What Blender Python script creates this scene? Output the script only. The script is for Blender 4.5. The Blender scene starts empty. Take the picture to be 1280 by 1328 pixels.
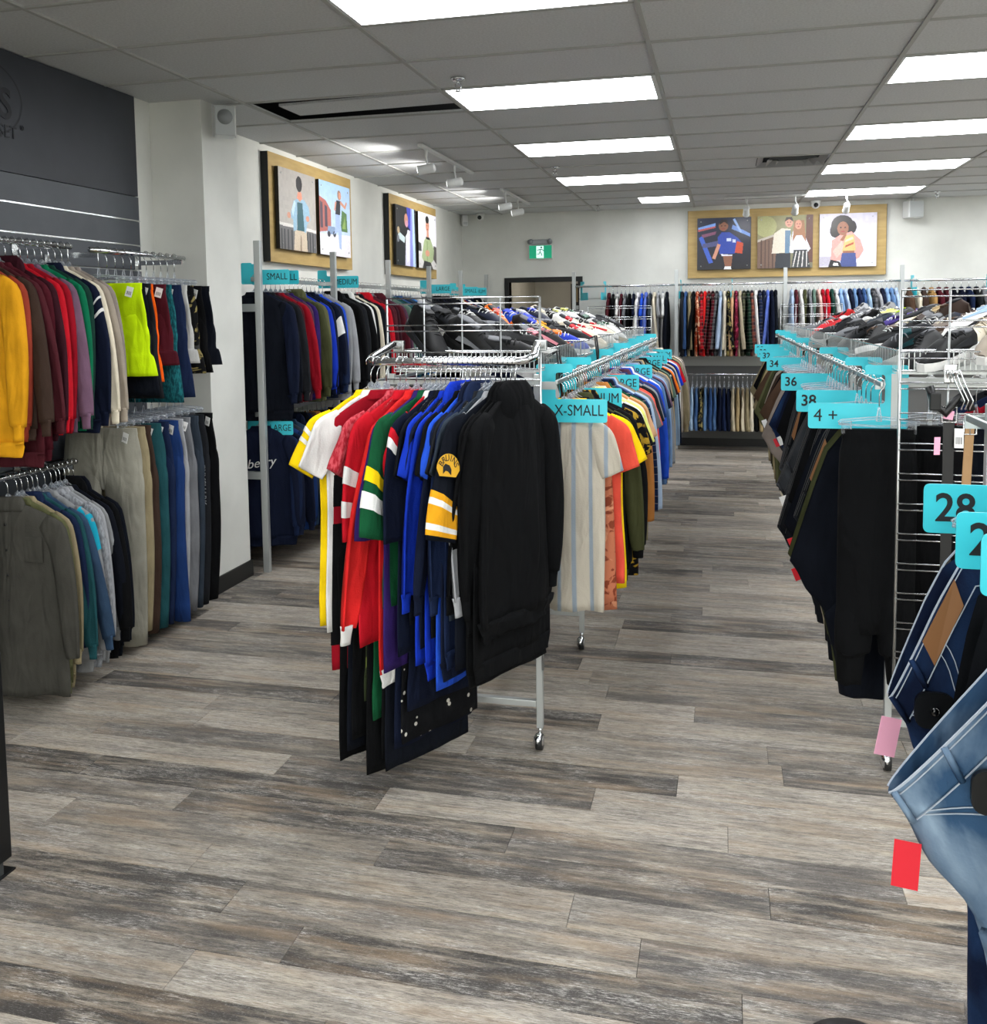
import bpy, bmesh, math, random
import numpy as np
from mathutils import Matrix, Vector
random.seed(7)
S = bpy.context.scene
COL = S.collection
PI = math.pi
# ------------------------------------------------------------------ camera
CAMZ = 1.694; CEIL = 2.9585
cd = bpy.data.cameras.new('camera'); cam = bpy.data.objects.new('camera', cd); COL.objects.link(cam)
def cam_axes(yaw, pit, rol):
    cy, sy = math.cos(yaw), math.sin(yaw); cp, sp = math.cos(pit), math.sin(pit)
    fwd = Vector((-sy*cp, cy*cp, -sp)); right = Vector((cy, sy, 0)); up = right.cross(fwd)
    return math.cos(rol)*right+math.sin(rol)*up, -math.sin(rol)*right+math.cos(rol)*up, fwd
r_, u_, f_ = cam_axes(.2409, .0786, -.0127)
m4 = Matrix(((r_.x, u_.x, -f_.x, 0), (r_.y, u_.y, -f_.y, 0), (r_.z, u_.z, -f_.z, CAMZ), (0, 0, 0, 1)))
cam.matrix_world = m4
cd.sensor_fit = 'HORIZONTAL'; cd.sensor_width = 36; cd.lens = 36*1213.2/1280
cd.shift_y = -163.05/1280; cd.clip_start = .05
S.camera = cam
# ------------------------------------------------------------------ world, exposure
w = bpy.data.worlds.new('world'); S.world = w; w.use_nodes = True
w.node_tree.nodes['Background'].inputs[0].default_value = (1, .97, .92, 1)
w.node_tree.nodes['Background'].inputs[1].default_value = 6.5
S.view_settings.view_transform = 'Standard'; S.view_settings.look = 'None'
S.view_settings.gamma = 1; S.view_settings.use_curve_mapping = False
S.view_settings.exposure = 0.0
PANEL_POWER = 15.0
S.cycles.max_bounces = 8; S.cycles.transparent_max_bounces = 16
# ------------------------------------------------------------------ helpers
def lin(h):
    h = h.lstrip('#'); o = []
    for i in (0, 2, 4):
        c = int(h[i:i+2], 16)/255
        o.append(c/12.92 if c <= .04045 else ((c+.055)/1.055)**2.4)
    return (*o, 1)
MATS = {}
class NT:
    def __init__(s, name):
        s.m = bpy.data.materials.new(name); s.m.use_nodes = True; s.t = s.m.node_tree
        s.b = s.t.nodes['Principled BSDF']
    def n(s, typ, **kw):
        nd = s.t.nodes.new(typ)
        for k, v in kw.items():
            if k in nd.inputs.keys(): nd.inputs[k].default_value = v
            else: setattr(nd, k, v)
        return nd
    def l(s, a, b): s.t.links.new(a, b)
    def set(s, **kw):
        for k, v in kw.items(): s.b.inputs[k.replace('_', ' ')].default_value = v
        return s
    def math(s, op, a, b=None, c=None):
        nd = s.t.nodes.new('ShaderNodeMath'); nd.operation = op
        for i, x in enumerate((a, b, c)):
            if x is None: continue
            if isinstance(x, (int, float)): nd.inputs[i].default_value = x
            else: s.l(x, nd.inputs[i])
        return nd.outputs[0]
    def mix(s, fac, a, b, blend='MIX'):
        nd = s.t.nodes.new('ShaderNodeMix'); nd.data_type = 'RGBA'; nd.blend_type = blend
        for sock, x in ((nd.inputs[0], fac), (nd.inputs[6], a), (nd.inputs[7], b)):
            if isinstance(x, (int, float)): sock.default_value = x
            elif isinstance(x, tuple): sock.default_value = x
            else: s.l(x, sock)
        return nd.outputs[2]
    def ramp(s, fac, stops, interp='LINEAR'):
        nd = s.t.nodes.new('ShaderNodeValToRGB'); nd.color_ramp.interpolation = interp
        e = nd.color_ramp.elements
        while len(e) < len(stops): e.new(.5)
        for i, (p, c) in enumerate(stops): e[i].position = p; e[i].color = c
        s.l(fac, nd.inputs[0]); return nd.outputs[0]
def plain(name, col, rough=.5, metal=0, **kw):
    if name in MATS: return MATS[name]
    t = NT(name).set(Base_Color=lin(col) if isinstance(col, str) else col, Roughness=rough, Metallic=metal)
    for k, v in kw.items(): t.b.inputs[k.replace('_', ' ')].default_value = v
    MATS[name] = t.m; return t.m
def emit(name, col, st):
    t = NT(name); t.set(Base_Color=lin(col), Emission_Color=lin(col), Emission_Strength=st); MATS[name] = t.m; return t.m
def noisy(name, c1, c2, scale=8, rough=.6, bump=.1, bscale=60, metal=0, stretch=(1, 1, 1), detail=6):
    if name in MATS: return MATS[name]
    t = NT(name).set(Roughness=rough, Metallic=metal)
    co = t.n('ShaderNodeTexCoord'); mp = t.n('ShaderNodeMapping', Scale=stretch); t.l(co.outputs['Object'], mp.inputs[0])
    nz = t.n('ShaderNodeTexNoise', Scale=scale, Detail=detail); t.l(mp.outputs[0], nz.inputs[0])
    t.l(t.ramp(nz.outputs[0], [(.35, lin(c1)), (.65, lin(c2))]), t.b.inputs['Base Color'])
    if bump:
        n2 = t.n('ShaderNodeTexNoise', Scale=bscale, Detail=4); t.l(mp.outputs[0], n2.inputs[0])
        bp = t.n('ShaderNodeBump', Strength=bump, Distance=.01); t.l(n2.outputs[0], bp.inputs['Height']); t.l(bp.outputs[0], t.b.inputs['Normal'])
    MATS[name] = t.m; return t.m
def mesh(name, v, f, smooth=False):
    me = bpy.data.meshes.new(name); me.from_pydata([tuple(p) for p in v], [], f); me.update()
    if smooth: me.polygons.foreach_set('use_smooth', [True]*len(me.polygons))
    me.materials.append(None); return me
class MB:
    """collects simple shapes into one mesh"""
    def __init__(s): s.v = []; s.f = []; s.sm = []
    def add(s, v, f, sm=False):
        o = len(s.v); s.v += [tuple(p) for p in v]; s.f += [tuple(i+o for i in q) for q in f]; s.sm += [sm]*len(f); return s
    def box(s, x0, x1, y0, y1, z0, z1):
        return s.add([(x, y, z) for z in (z0, z1) for y in (y0, y1) for x in (x0, x1)],
                     [(0, 2, 3, 1), (4, 5, 7, 6), (0, 1, 5, 4), (2, 6, 7, 3), (0, 4, 6, 2), (1, 3, 7, 5)])
    def bbox(s, x0, x1, y0, y1, z0, z1, b):
        "box with chamfered edges"
        bm = bmesh.new(); bmesh.ops.create_cube(bm, size=1)
        for q in bm.verts: q.co = Vector((x0+(q.co.x+.5)*(x1-x0), y0+(q.co.y+.5)*(y1-y0), z0+(q.co.z+.5)*(z1-z0)))
        bmesh.ops.bevel(bm, geom=bm.edges[:], offset=b, segments=2, affect='EDGES', profile=.5)
        bm.verts.index_update(); s.add([q.co[:] for q in bm.verts], [tuple(q.index for q in f.verts) for f in bm.faces]); bm.free(); return s
    def tube(s, pts, r, n=6, cap=True):
        pts = [Vector(p) for p in pts]; v = []; f = []; up = None; m = len(pts)
        for i, p in enumerate(pts):
            d = (pts[min(i+1, m-1)]-pts[max(i-1, 0)]).normalized()
            if up is None: up = d.orthogonal().normalized()
            up = (up-d*up.dot(d)); up = up.normalized() if up.length > 1e-6 else d.orthogonal().normalized()
            w_ = d.cross(up); rr = r[i] if isinstance(r, (list, tuple)) else r
            v += [p+rr*(math.cos(2*PI*k/n)*up+math.sin(2*PI*k/n)*w_) for k in range(n)]
        for i in range(m-1):
            f += [(i*n+k, i*n+(k+1) % n, (i+1)*n+(k+1) % n, (i+1)*n+k) for k in range(n)]
        if cap: f += [tuple(range(n))[::-1], tuple((m-1)*n+k for k in range(n))]
        return s.add(v, f, n > 4)
    def cyl(s, c, r, h, n=16, axis='z', r2=None):
        c = Vector(c); d = {'x': Vector((h, 0, 0)), 'y': Vector((0, h, 0)), 'z': Vector((0, 0, h))}[axis]
        return s.tube([c, c+d], [r, r if r2 is None else r2], n)
    def prism(s, poly, y0, y1, plane='xz'):
        n = len(poly)
        P = (lambda a, b, y: (a, y, b)) if plane == 'xz' else ((lambda a, b, y: (a, b, y)) if plane == 'xy' else (lambda a, b, y: (y, a, b)))
        v = [P(a, b, y0) for a, b in poly]+[P(a, b, y1) for a, b in poly]
        return s.add(v, [tuple(range(n))[::-1], tuple(range(n, 2*n))]+[(i, (i+1) % n, n+(i+1) % n, n+i) for i in range(n)])
    def sphere(s, c, r, n=12, m=8, sc=(1, 1, 1)):
        v = [(c[0]+r*sc[0]*math.sin(PI*j/m)*math.cos(2*PI*i/n), c[1]+r*sc[1]*math.sin(PI*j/m)*math.sin(2*PI*i/n), c[2]+r*sc[2]*math.cos(PI*j/m)) for j in range(m+1) for i in range(n)]
        return s.add(v, [(j*n+i, (j+1)*n+i, (j+1)*n+(i+1) % n, j*n+(i+1) % n) for j in range(m) for i in range(n)], True)
    def me(s, name='m'):
        me = mesh(name, s.v, s.f); me.polygons.foreach_set('use_smooth', s.sm); return me
    def ob(s, name, mat, parent=None, loc=None, rot=None): return ob(name, s.me(name), mat, parent, loc, rot)
def ob(name, me, mat, parent=None, loc=None, rot=None):
    o = bpy.data.objects.new(name, me); COL.objects.link(o)
    if me and mat:
        sl = o.material_slots[0]; sl.link = 'OBJECT'; sl.material = mat
    if parent: o.parent = parent
    if loc: o.location = loc
    if rot: o.rotation_euler = rot
    return o
LABELS = {}
def tag(o, label, cat, group=None):
    ws = label.split()
    o['label'] = ' '.join(ws[:16]); o['category'] = cat
    if group: o['group'] = group
    return o
def thing(name, label, cat, loc=(0, 0, 0), rz=0, group=None):
    o = bpy.data.objects.new(name, None); COL.objects.link(o); o.empty_display_size = .05
    o.location = loc; o.rotation_euler = (0, 0, rz); return tag(o, label, cat, group)
def struct(name, mb, mat):
    o = mb.ob(name, mat) if isinstance(mb, MB) else ob(name, mb, mat); o['kind'] = 'structure'; return o
TXT = {}
def text_mesh(s, size=.05, ext=.0005, xs=1.0, shear=0, bold=0):
    k = (s, size, xs, shear, bold)
    if k in TXT: return TXT[k]
    c = bpy.data.curves.new('t', 'FONT'); c.body = s; c.size = size; c.extrude = ext; c.align_x = 'CENTER'; c.align_y = 'CENTER'
    c.shear = shear; c.offset = bold; c.resolution_u = 4
    o = bpy.data.objects.new('t', c); COL.objects.link(o); bpy.context.view_layer.update()
    me = bpy.data.meshes.new_from_object(o.evaluated_get(bpy.context.evaluated_depsgraph_get()))
    me.transform(Matrix.Rotation(PI/2, 4, 'X') @ Matrix.Diagonal((xs, 1, 1, 1)))   # reads in the xz plane, facing -y
    bpy.data.objects.remove(o); me.materials.clear(); me.materials.append(None); TXT[k] = me; return me
# ------------------------------------------------------------------ common materials
CHROME = plain('chrome', '#d8dadc', .16, 1)
STEEL = plain('brushed_steel', '#b9bcbc', .34, 1)
GREYMETAL = plain('grey_painted_steel', '#b4b8b8', .38, .55)
BLACKM = plain('black_painted_steel', '#0d0f11', .4, .2)
BLACKP = plain('black_plastic', '#0b0c0e', .35)
WHITEP = plain('white_plastic', '#d6d8d6', .4)
TEAL = plain('teal_plastic', '#3bc8d8', .35)
INK = plain('black_ink', '#0b0f14', .6)
PAPER = plain('white_paper', '#e6e6e4', .7)
REDTAG = plain('red_tag_card', '#d3182c', .6); PINKTAG = plain('pink_tag_card', '#fbb4d0', .6)
def clear_mat():
    t = NT('clear_plastic'); t.set(Base_Color=(.9, .92, .95, 1), Roughness=.12, Specular_IOR_Level=.9)
    tr = t.n('ShaderNodeBsdfTransparent', Color=(.93, .95, .97, 1)); mx = t.n('ShaderNodeMixShader'); fr = t.n('ShaderNodeFresnel', IOR=1.5)
    t.l(t.math('MULTIPLY_ADD', fr.outputs[0], 0.7, .06), mx.inputs[0])
    t.l(tr.outputs[0], mx.inputs[1]); t.l(t.b.outputs[0], mx.inputs[2]); t.l(mx.outputs[0], t.t.nodes['Material Output'].inputs[0]); return t.m
CLEAR = clear_mat()
WALLM = noisy('white_wall_paint', '#cfd0ca', '#d9dad4', 3, .7, .04, 220)
# ------------------------------------------------------------------ structure
XL, XR, YB, YF = -3.33, 4.5, 11.92, -1.6
GX = [-1.571+1.2192*k for k in range(-2, 6)]; GX0 = -1.571; GY0 = 3.9817
def gx(c): return GX0+1.2192*c
def gy(r): return GY0+.6096*r
def floor_mat():
    t = NT('weathered_plank_vinyl').set(Roughness=.42, Specular_IOR_Level=.35)
    geo = t.n('ShaderNodeNewGeometry'); oi = t.n('ShaderNodeObjectInfo'); at = t.n('ShaderNodeAttribute', attribute_name='prand')
    rnd = t.math('FRACT', t.math('ADD', oi.outputs['Random'], at.outputs['Fac']))
    cb = t.n('ShaderNodeCombineXYZ'); t.l(t.math('MULTIPLY', rnd, 31.7), cb.inputs[0]); t.l(t.math('MULTIPLY', rnd, 17.3), cb.inputs[1]); t.l(t.math('MULTIPLY', rnd, 53.1), cb.inputs[2])
    ad = t.n('ShaderNodeVectorMath', operation='ADD'); t.l(geo.outputs['Position'], ad.inputs[0]); t.l(cb.outputs[0], ad.inputs[1])
    def nz(sc, scale, det, rough=.6, dist=0):
        mp = t.n('ShaderNodeMapping', Scale=sc); t.l(ad.outputs[0], mp.inputs[0])
        q = t.n('ShaderNodeTexNoise', Scale=scale, Detail=det, Roughness=rough, Distortion=dist); t.l(mp.outputs[0], q.inputs[0]); return q.outputs[0]
    grain = nz((1.2, 16, 1), 5, 12, .75, .5); fine = nz((4, 70, 1), 7, 6, .75); blot = nz((1.1, 9, 1), 2.6, 10, .72, .15); worn = nz((5, 40, 1), 6, 12, .85, .25); mask = nz((1.6, 5, 1), 2.4, 6); spk = nz((14, 60, 1), 8, 4, .7)
    base = t.ramp(rnd, [(0, lin('#4a4744')), (.28, lin('#6f6b67')), (.5, lin('#9d968c')), (.75, lin('#cbc2b4')), (.9, lin('#b5ada1')), (1, lin('#56524f'))])
    K, W = (0, 0, 0, 1), (1, 1, 1, 1)
    c = t.mix(t.math('MULTIPLY', t.ramp(grain, [(.36, W), (.56, K)]), .68), base, lin('#403c38'))
    c = t.mix(t.math('MULTIPLY', t.ramp(blot, [(.48, K), (.66, W)]), .65), c, lin('#cdc1ad'))
    c = t.mix(t.math('MULTIPLY', t.ramp(blot, [(.3, W), (.46, K)]), .55), c, lin('#464340'))
    wm = t.math('MULTIPLY', t.ramp(worn, [(.50, K), (.60, W)]), t.ramp(mask, [(.47, K), (.58, W)]))
    c = t.mix(t.math('MULTIPLY', wm, .9), c, lin('#e0dcd4'))
    dm = t.math('MULTIPLY', t.ramp(worn, [(.40, W), (.49, K)]), t.ramp(mask, [(.38, W), (.52, K)]))
    c = t.mix(t.math('MULTIPLY', dm, .7), c, lin('#383533'))
    c = t.mix(t.math('MULTIPLY', t.ramp(fine, [(.40, W), (.5, K)]), .68), c, lin('#35322f'))
    warm = nz((.9, 8, 1), 2.2, 5)
    c = t.mix(t.math('MULTIPLY', t.ramp(warm, [(.5, K), (.68, W)]), .4), c, lin('#b39a7c'))
    c = t.mix(t.math('MULTIPLY', t.ramp(spk, [(.56, K), (.66, W)]), .35), c, lin('#c9c6c0'))
    c = t.mix(1.0, c, (.86, .86, .87, 1), 'MULTIPLY')
    t.l(c, t.b.inputs['Base Color'])
    bp = t.n('ShaderNodeBump', Strength=.12, Distance=.004); t.l(grain, bp.inputs['Height']); t.l(bp.outputs[0], t.b.inputs['Normal'])
    t.l(t.math('MULTIPLY_ADD', grain, .2, .4), t.b.inputs['Roughness'])
    return t.m
FLOORM = floor_mat()
floor = struct('floor', MB().box(XL-.12, XR+.12, YF-.12, YB+.12, -.12, -.006), plain('floor_underlay', '#2a2724', .8))
PW, PL = .1545, 1.176
JO = {2: .52, 1: .14, 0: -.41, -1: -1.38, -2: -1.12, 3: -1.15, 4: -.43, 5: -2.5, 6: -2.13, 7: -1.0}   # joints read from the photograph, by row
pm = MB().bbox(-PL/2+.0007, PL/2-.0007, -PW/2+.0007, PW/2-.0007, -.006, 0, .0008).me('plank')
far = MB(); fr_ = []
for row in range(-26, 62):
    y = 2.43+PW*(row+.5)
    if y > YB: continue
    j = JO.get(row, random.uniform(0, PL)); x = j+PL/2-PL*8
    while x-PL/2 < XR:
        x += PL
        if x+PL/2 < XL or x-PL/2 > XR: continue
        inview = y > 1.6 and x > -.97*y-.75 and x < .34*y+.9
        if inview and y < 5.75:
            ob('plank', pm, FLOORM, floor, (x, y, 0))
        else:
            a, b = max(x-PL/2, XL)+.0007, min(x+PL/2, XR)-.0007
            far.box(a, b, y-PW/2+.0007, min(y+PW/2, YB)-.0007, -.006, 0); fr_ += [random.random()]*8
fo = far.ob('far_planks', FLOORM, floor); fo['kind'] = 'stuff'
atr = fo.data.attributes.new('prand', 'FLOAT', 'POINT'); atr.data.foreach_set('value', fr_)
# ceiling: deck above, runner grid, one tile per bay
TILEM = noisy('ceiling_tile', '#c2c4c4', '#cfd1d1', 90, .9, .25, 260, detail=3)
TBARM = plain('ceiling_grid_paint', '#a9aaa6', .6)
ceiling = struct('ceiling', MB().box(XL-.1, XR+.1, YF-.1, YB+.1, CEIL+.16, CEIL+.26), plain('plenum_dark', '#0c0c0d', .9))
LIGHTS = [(c, r, 1.0) for c in (0, 2, 4) for r in (-7, -4, -1, 2, 5, 8)]+[(2, 11, 1.0), (4, 11, 1.0), (0, 11, .5)]
lit = {(c, r): w_ for c, r, w_ in LIGHTS}
tile_me = {}
def tile(x0, x1, y0, y1, rot=None):
    k = (round(x1-x0, 3), round(y1-y0, 3))
    if k not in tile_me: tile_me[k] = MB().box(-k[0]/2, k[0]/2, -k[1]/2, k[1]/2, 0, .015).me('ceiling_tile')
    return ob('ceiling_tile', tile_me[k], TILEM, ceiling, ((x0+x1)/2, (y0+y1)/2, CEIL+.006), rot)
TB = .011
for c in range(-2, 5):
    for r in range(-9, 13):
        x0, x1, y0, y1 = max(gx(c), XL), min(gx(c+1), XR), max(gy(r), YF), min(gy(r+1), YB)
        if x1-x0 < .05 or y1-y0 < .05: continue
        L_ = lit.get((c, r))
        if L_ == 1.0: continue
        if L_ == .5: x1 = (x0+x1)/2
        if (c, r) == (-1, 2):      # the open bay with one tile left hanging crooked
            tile(x0+.14, x1-.005, y0+.15, y1-.19, (math.radians(-1), 0, -.06)).location.z = CEIL+.012; continue
        if (c, r) == (1, 7): continue
        tile(x0+.002, x1-.002, y0+.002, y1-.002)
for c in range(-1, 5):
    MB().box(gx(c)-TB, gx(c)+TB, YF, YB, CEIL-.003, CEIL+.006).ob('grid_runner', TBARM, ceiling)
for r in range(-9, 13):
    y = gy(r)
    if YF < y < YB-.05: MB().box(XL, XR, y-TB*.8, y+TB*.8, CEIL-.0025, CEIL+.006).ob('grid_cross_runner', TBARM, ceiling)
b = MB().box(gx(1.5)-1.2192-TB, gx(.5)+TB*0, gy(11), gy(12), CEIL+.004, CEIL+.0045)
# walls
LW = struct('wall_left', MB().box(XL-.12, XL, YF, YB, -.02, CEIL+.16), WALLM)
RW = struct('wall_right', MB().box(XR, XR+.12, YF, YB, -.02, CEIL+.16), WALLM)
FW = struct('wall_front', MB().box(XL-.12, XR+.12, YF-.12, YF, 0, .35).box(XL-.12, XR+.12, YF-.12, YF, 2.65, CEIL+.16).box(XL-.12, -2.9, YF-.12, YF, .35, 2.65).box(.5, .8, YF-.12, YF, .35, 2.65).box(4.1, XR+.12, YF-.12, YF, .35, 2.65), WALLM)
def glass_mat():
    t = NT('shopfront_glass'); t.set(Roughness=.02); tr = t.n('ShaderNodeBsdfTransparent', Color=(.96, .98, .97, 1)); gl = t.n('ShaderNodeBsdfGlossy', Roughness=.02); mx = t.n('ShaderNodeMixShader'); fr = t.n('ShaderNodeFresnel', IOR=1.45)
    t.l(fr.outputs[0], mx.inputs[0]); t.l(tr.outputs[0], mx.inputs[1]); t.l(gl.outputs[0], mx.inputs[2]); t.l(mx.outputs[0], t.t.nodes['Material Output'].inputs[0]); return t.m
GLASS = glass_mat()
for k_, (a_, b_) in enumerate(((-2.9, .5), (.8, 4.1))):
    wn = struct(f'window_{k_+1}', MB().box(a_, b_, YF-.09, YF-.03, .35, .41).box(a_, b_, YF-.09, YF-.03, 2.59, 2.65).box(a_, a_+.06, YF-.09, YF-.03, .41, 2.59).box(b_-.06, b_, YF-.09, YF-.03, .41, 2.59).box((a_+b_)/2-.03, (a_+b_)/2+.03, YF-.09, YF-.03, .41, 2.59), BLACKM)
    for q0, q1 in ((a_+.06, (a_+b_)/2-.03), ((a_+b_)/2+.03, b_-.06)): MB().box(q0, q1, YF-.063, YF-.057, .41, 2.59).ob('pane', GLASS, wn)
struct('ground_outside', MB().box(-30, 30, YF-40, YF-.12, -.12, -.02), plain('pavement_outside', '#8d8c88', .8))
DX0, DX1, DZ = -2.70, -1.80, 2.08        # doorway in the back wall
bw = MB().box(XL-.12, DX0, YB, YB+.12, -.02, CEIL+.16).box(DX1, XR+.12, YB, YB+.12, -.02, CEIL+.16).box(DX0, DX1, YB, YB+.12, DZ, CEIL+.16)
BW = struct('wall_back', bw, WALLM)
PX = -2.988
pil = struct('wall_pillar', MB().box(XL, PX, 5.04, 5.45, 0, CEIL+.006), WALLM)
BASEM = plain('black_baseboard', '#0a0c0c', .45)
struct('baseboard_pillar', MB().box(XL, PX+.012, 5.028, 5.462, 0, .105), BASEM)
struct('baseboard_back', MB().box(DX1+.06, XR, YB-.015, YB, 0, .1).box(XL, DX0-.06, YB-.015, YB, 0, .1), BASEM)
struct('baseboard_left', MB().box(XL, XL+.013, 5.46, YB, 0, .1), BASEM)
DF = MB().box(DX0-.06, DX0, YB-.02, YB+.13, 0, DZ+.06).box(DX1, DX1+.06, YB-.02, YB+.13, 0, DZ+.06).box(DX0, DX1, YB-.02, YB+.13, DZ, DZ+.06)
struct('door_1', DF, BLACKM)
# back room seen through the doorway
struct('wall_backroom', MB().box(-3.3, -2.85, YB+.12, YB+2.6, 0, 2.6).box(-1.3, -1.2, YB+.12, YB+2.6, 0, 2.6).box(-3.3, -1.2, YB+2.5, YB+2.6, 0, 2.6).box(-3.3, -1.2, YB+.12, YB+2.6, 2.6, 2.7), noisy('backroom_paint', '#a8a69c', '#b0aea4', 3, .7, 0))
struct('floor_backroom', MB().box(-3.3, -1.2, YB, YB+2.6, -.1, 0), plain('backroom_floor', '#5a5855', .6))
d2 = struct('door_2', MB().box(-2.28, -2.2, YB+2.44, YB+2.5, 0, 2.12).box(-1.42, -1.36, YB+2.44, YB+2.5, 0, 2.12).box(-2.2, -1.42, YB+2.44, YB+2.5, 2.06, 2.12), BLACKM)
MB().box(-2.2, -1.42, YB+2.46, YB+2.49, 0, 2.06).ob('door_leaf', noisy('tan_door_wood', '#8a7650', '#98835c', 6, .5, .03, stretch=(8, 8, 1)), d2)
MB().box(-2.2, -2.15, YB+2.44, YB+2.462, 1.7, 1.84).ob('hinge', BLACKM, d2)
t = thing('ceiling_light', 'square ceiling light panel in the small room behind the doorway', 'ceiling light', (-2.1, YB+1.2, 2.6))
MB().box(-.3, .3, -.3, .3, -.012, -.002).ob('diffuser', emit('backroom_panel', '#fff4e6', 9.0), t)
MB().box(-.32, .32, -.32, .32, -.006, 0).ob('frame', WHITEP, t)
# slat wall on the left
SLATM = noisy('slate_grey_laminate', '#3c4148', '#43484f', 5, .45, .02)
WD = 4.85
ban = struct('trim_1', MB().box(XL, XL+.03, YF, WD, 2.39, CEIL), noisy('dark_navy_banner_vinyl', '#272b33', '#2e323a', 4, .5, .02))
sl = struct('trim_2', MB().box(XL, XL+.004, YF, WD, 0, 2.385), STEEL)
for k in range(17):
    z1 = 2.385-k*.142; z0 = max(z1-.132, .005)
    MB().box(XL+.004, XL+.032, YF, WD, z0, z1).ob('slat', SLATM, sl)
for z_ in (2.244, 2.102): MB().box(XL+.004, XL+.036, YF, WD, z_+.001, z_+.008).ob('groove_strip', CHROME, sl)
# dark logo on the banner: only its right end is in the picture
LOGO = plain('logo_blue_black', '#0d121c', .5)
ring = MB()
n = 64; R0, R1 = .36, .366
cy_, cz_ = 3.72, 2.722
v = [(XL+.0315, cy_+R*math.cos(2*PI*i/n)*.62, cz_+R*.47*math.sin(2*PI*i/n)) for R in (.35, .366) for i in range(n)]
ring.add(v, [(i, (i+1) % n, n+(i+1) % n, n+i) for i in range(n)])
lg = ring.ob('wall_logo', LOGO); tag(lg, 'dark oval ring logo with lettering on the navy wall banner', 'logo')
ROTL = (0, 0, PI/2)      # lettering on a wall that faces +x
ob('lettering', text_mesh("'S", .2, .001, .9, 0, .004), LOGO, lg, (XL+.033, 3.815, 2.70), ROTL)
ob('lettering', text_mesh("SET", .085, .001, .9), LOGO, lg, (XL+.033, 3.84, 2.575), ROTL)
ob('lettering', text_mesh("\u00ae", .035, .001, 1), LOGO, lg, (XL+.033, 3.935, 2.61), ROTL)
# ------------------------------------------------------------------ ceiling fixtures
PANELM = emit('light_panel_glow', '#fafcff', PANEL_POWER)
for c, r, w_ in LIGHTS:
    x0, x1 = gx(c), gx(c+1)
    if w_ < 1: x0 = (x0+x1)/2
    cx, cy = (x0+x1)/2, (gy(r)+gy(r+1))/2; hx = (x1-x0)/2-.012; hy = .29
    LW_ = {(0, -1): 'before the open ceiling bay', (0, 2): 'beside the open ceiling bay', (0, 5): 'beside the first track light', (0, 8): 'beside the second track light', (0, 11): 'close to the back wall', (2, 2): 'over the belt panel end of trouser rack', (2, 5): 'two bays before the air diffuser', (2, 8): 'diagonally beyond the air diffuser', (2, 11): 'right above the triple poster board'}
    t = thing('ceiling_light', ('square' if w_ < 1 else 'long rectangular')+' recessed LED ceiling panel '+LW_.get((c, r), 'outside the photographed part of the shop'), 'ceiling light', (cx, cy, CEIL), 0, 'recessed ceiling light panels')
    MB().box(-hx+.015, hx-.025, -hy+.012, hy-.012, -.001, .004).ob('diffuser', PANELM, t)
    MB().box(-hx, -hx+.015, -hy, hy, -.002, .012).box(hx-.025, hx, -hy, hy, -.002, .012).box(-hx+.015, hx-.025, -hy, -hy+.012, -.002, .012).box(-hx+.015, hx-.025, hy-.012, hy, -.002, .012).ob('frame', WHITEP, t)
def sprinkler(x, y, lab):
    t = thing('sprinkler', lab, 'sprinkler', (x, y, CEIL), 0)
    MB().cyl((0, 0, -.012), .03, .012, 16, r2=.042).ob('escutcheon', CHROME, t)
    MB().tube([(0, 0, -.012), (0, 0, -.03)], .008).tube([(-.014, 0, -.028), (-.016, 0, -.05), (-.004, 0, -.066)], .0035).tube([(.014, 0, -.028), (.016, 0, -.05), (.004, 0, -.066)], .0035).ob('frame_arms', CHROME, t)
    MB().cyl((0, 0, -.07), .017, .003, 12).ob('deflector', CHROME, t)
sprinkler(-1.40, 4.98, 'chrome fire sprinkler head in front of the open ceiling bay')
sprinkler(-1.44, 8.22, 'chrome fire sprinkler head between two track light bars')
sprinkler(-1.46, 11.3, 'chrome fire sprinkler head above the doorway in the back wall')
sprinkler(2.27, 11.25, 'chrome fire sprinkler head near the white box on the back wall')
VM = plain('vent_grey', '#8e9090', .5)
t = thing('ceiling_vent', 'square stepped grey air diffuser in the ceiling', 'vent', (.56, gy(7)+.30, CEIL))
MB().box(-.90, -.29, -.29, .29, .004, .014).ob('mounting_plate', TILEM, t)
MB().box(-.29, .29, -.29, .29, .05, .055).ob('duct_opening', plain('duct_dark', '#101112', .9), t)
for k, s in enumerate((.285, .205, .125)):
    m_ = MB()
    for sx, sy in ((1, 0), (-1, 0), (0, 1), (0, -1)):
        a = s; bI = s-.055; z0, z1 = .0-.012*(k > 0), .035
        P = [(a, -a, z0), (a, a, z0), (bI, bI, z1), (bI, -bI, z1)]
        if sx: q = [(p[0]*sx, p[1], p[2]) for p in P]
        else: q = [(p[1], p[0]*sy, p[2]) for p in P]
        m_.add(q, [(0, 1, 2, 3)])
    m_.ob('louvre', VM, t)
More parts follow.
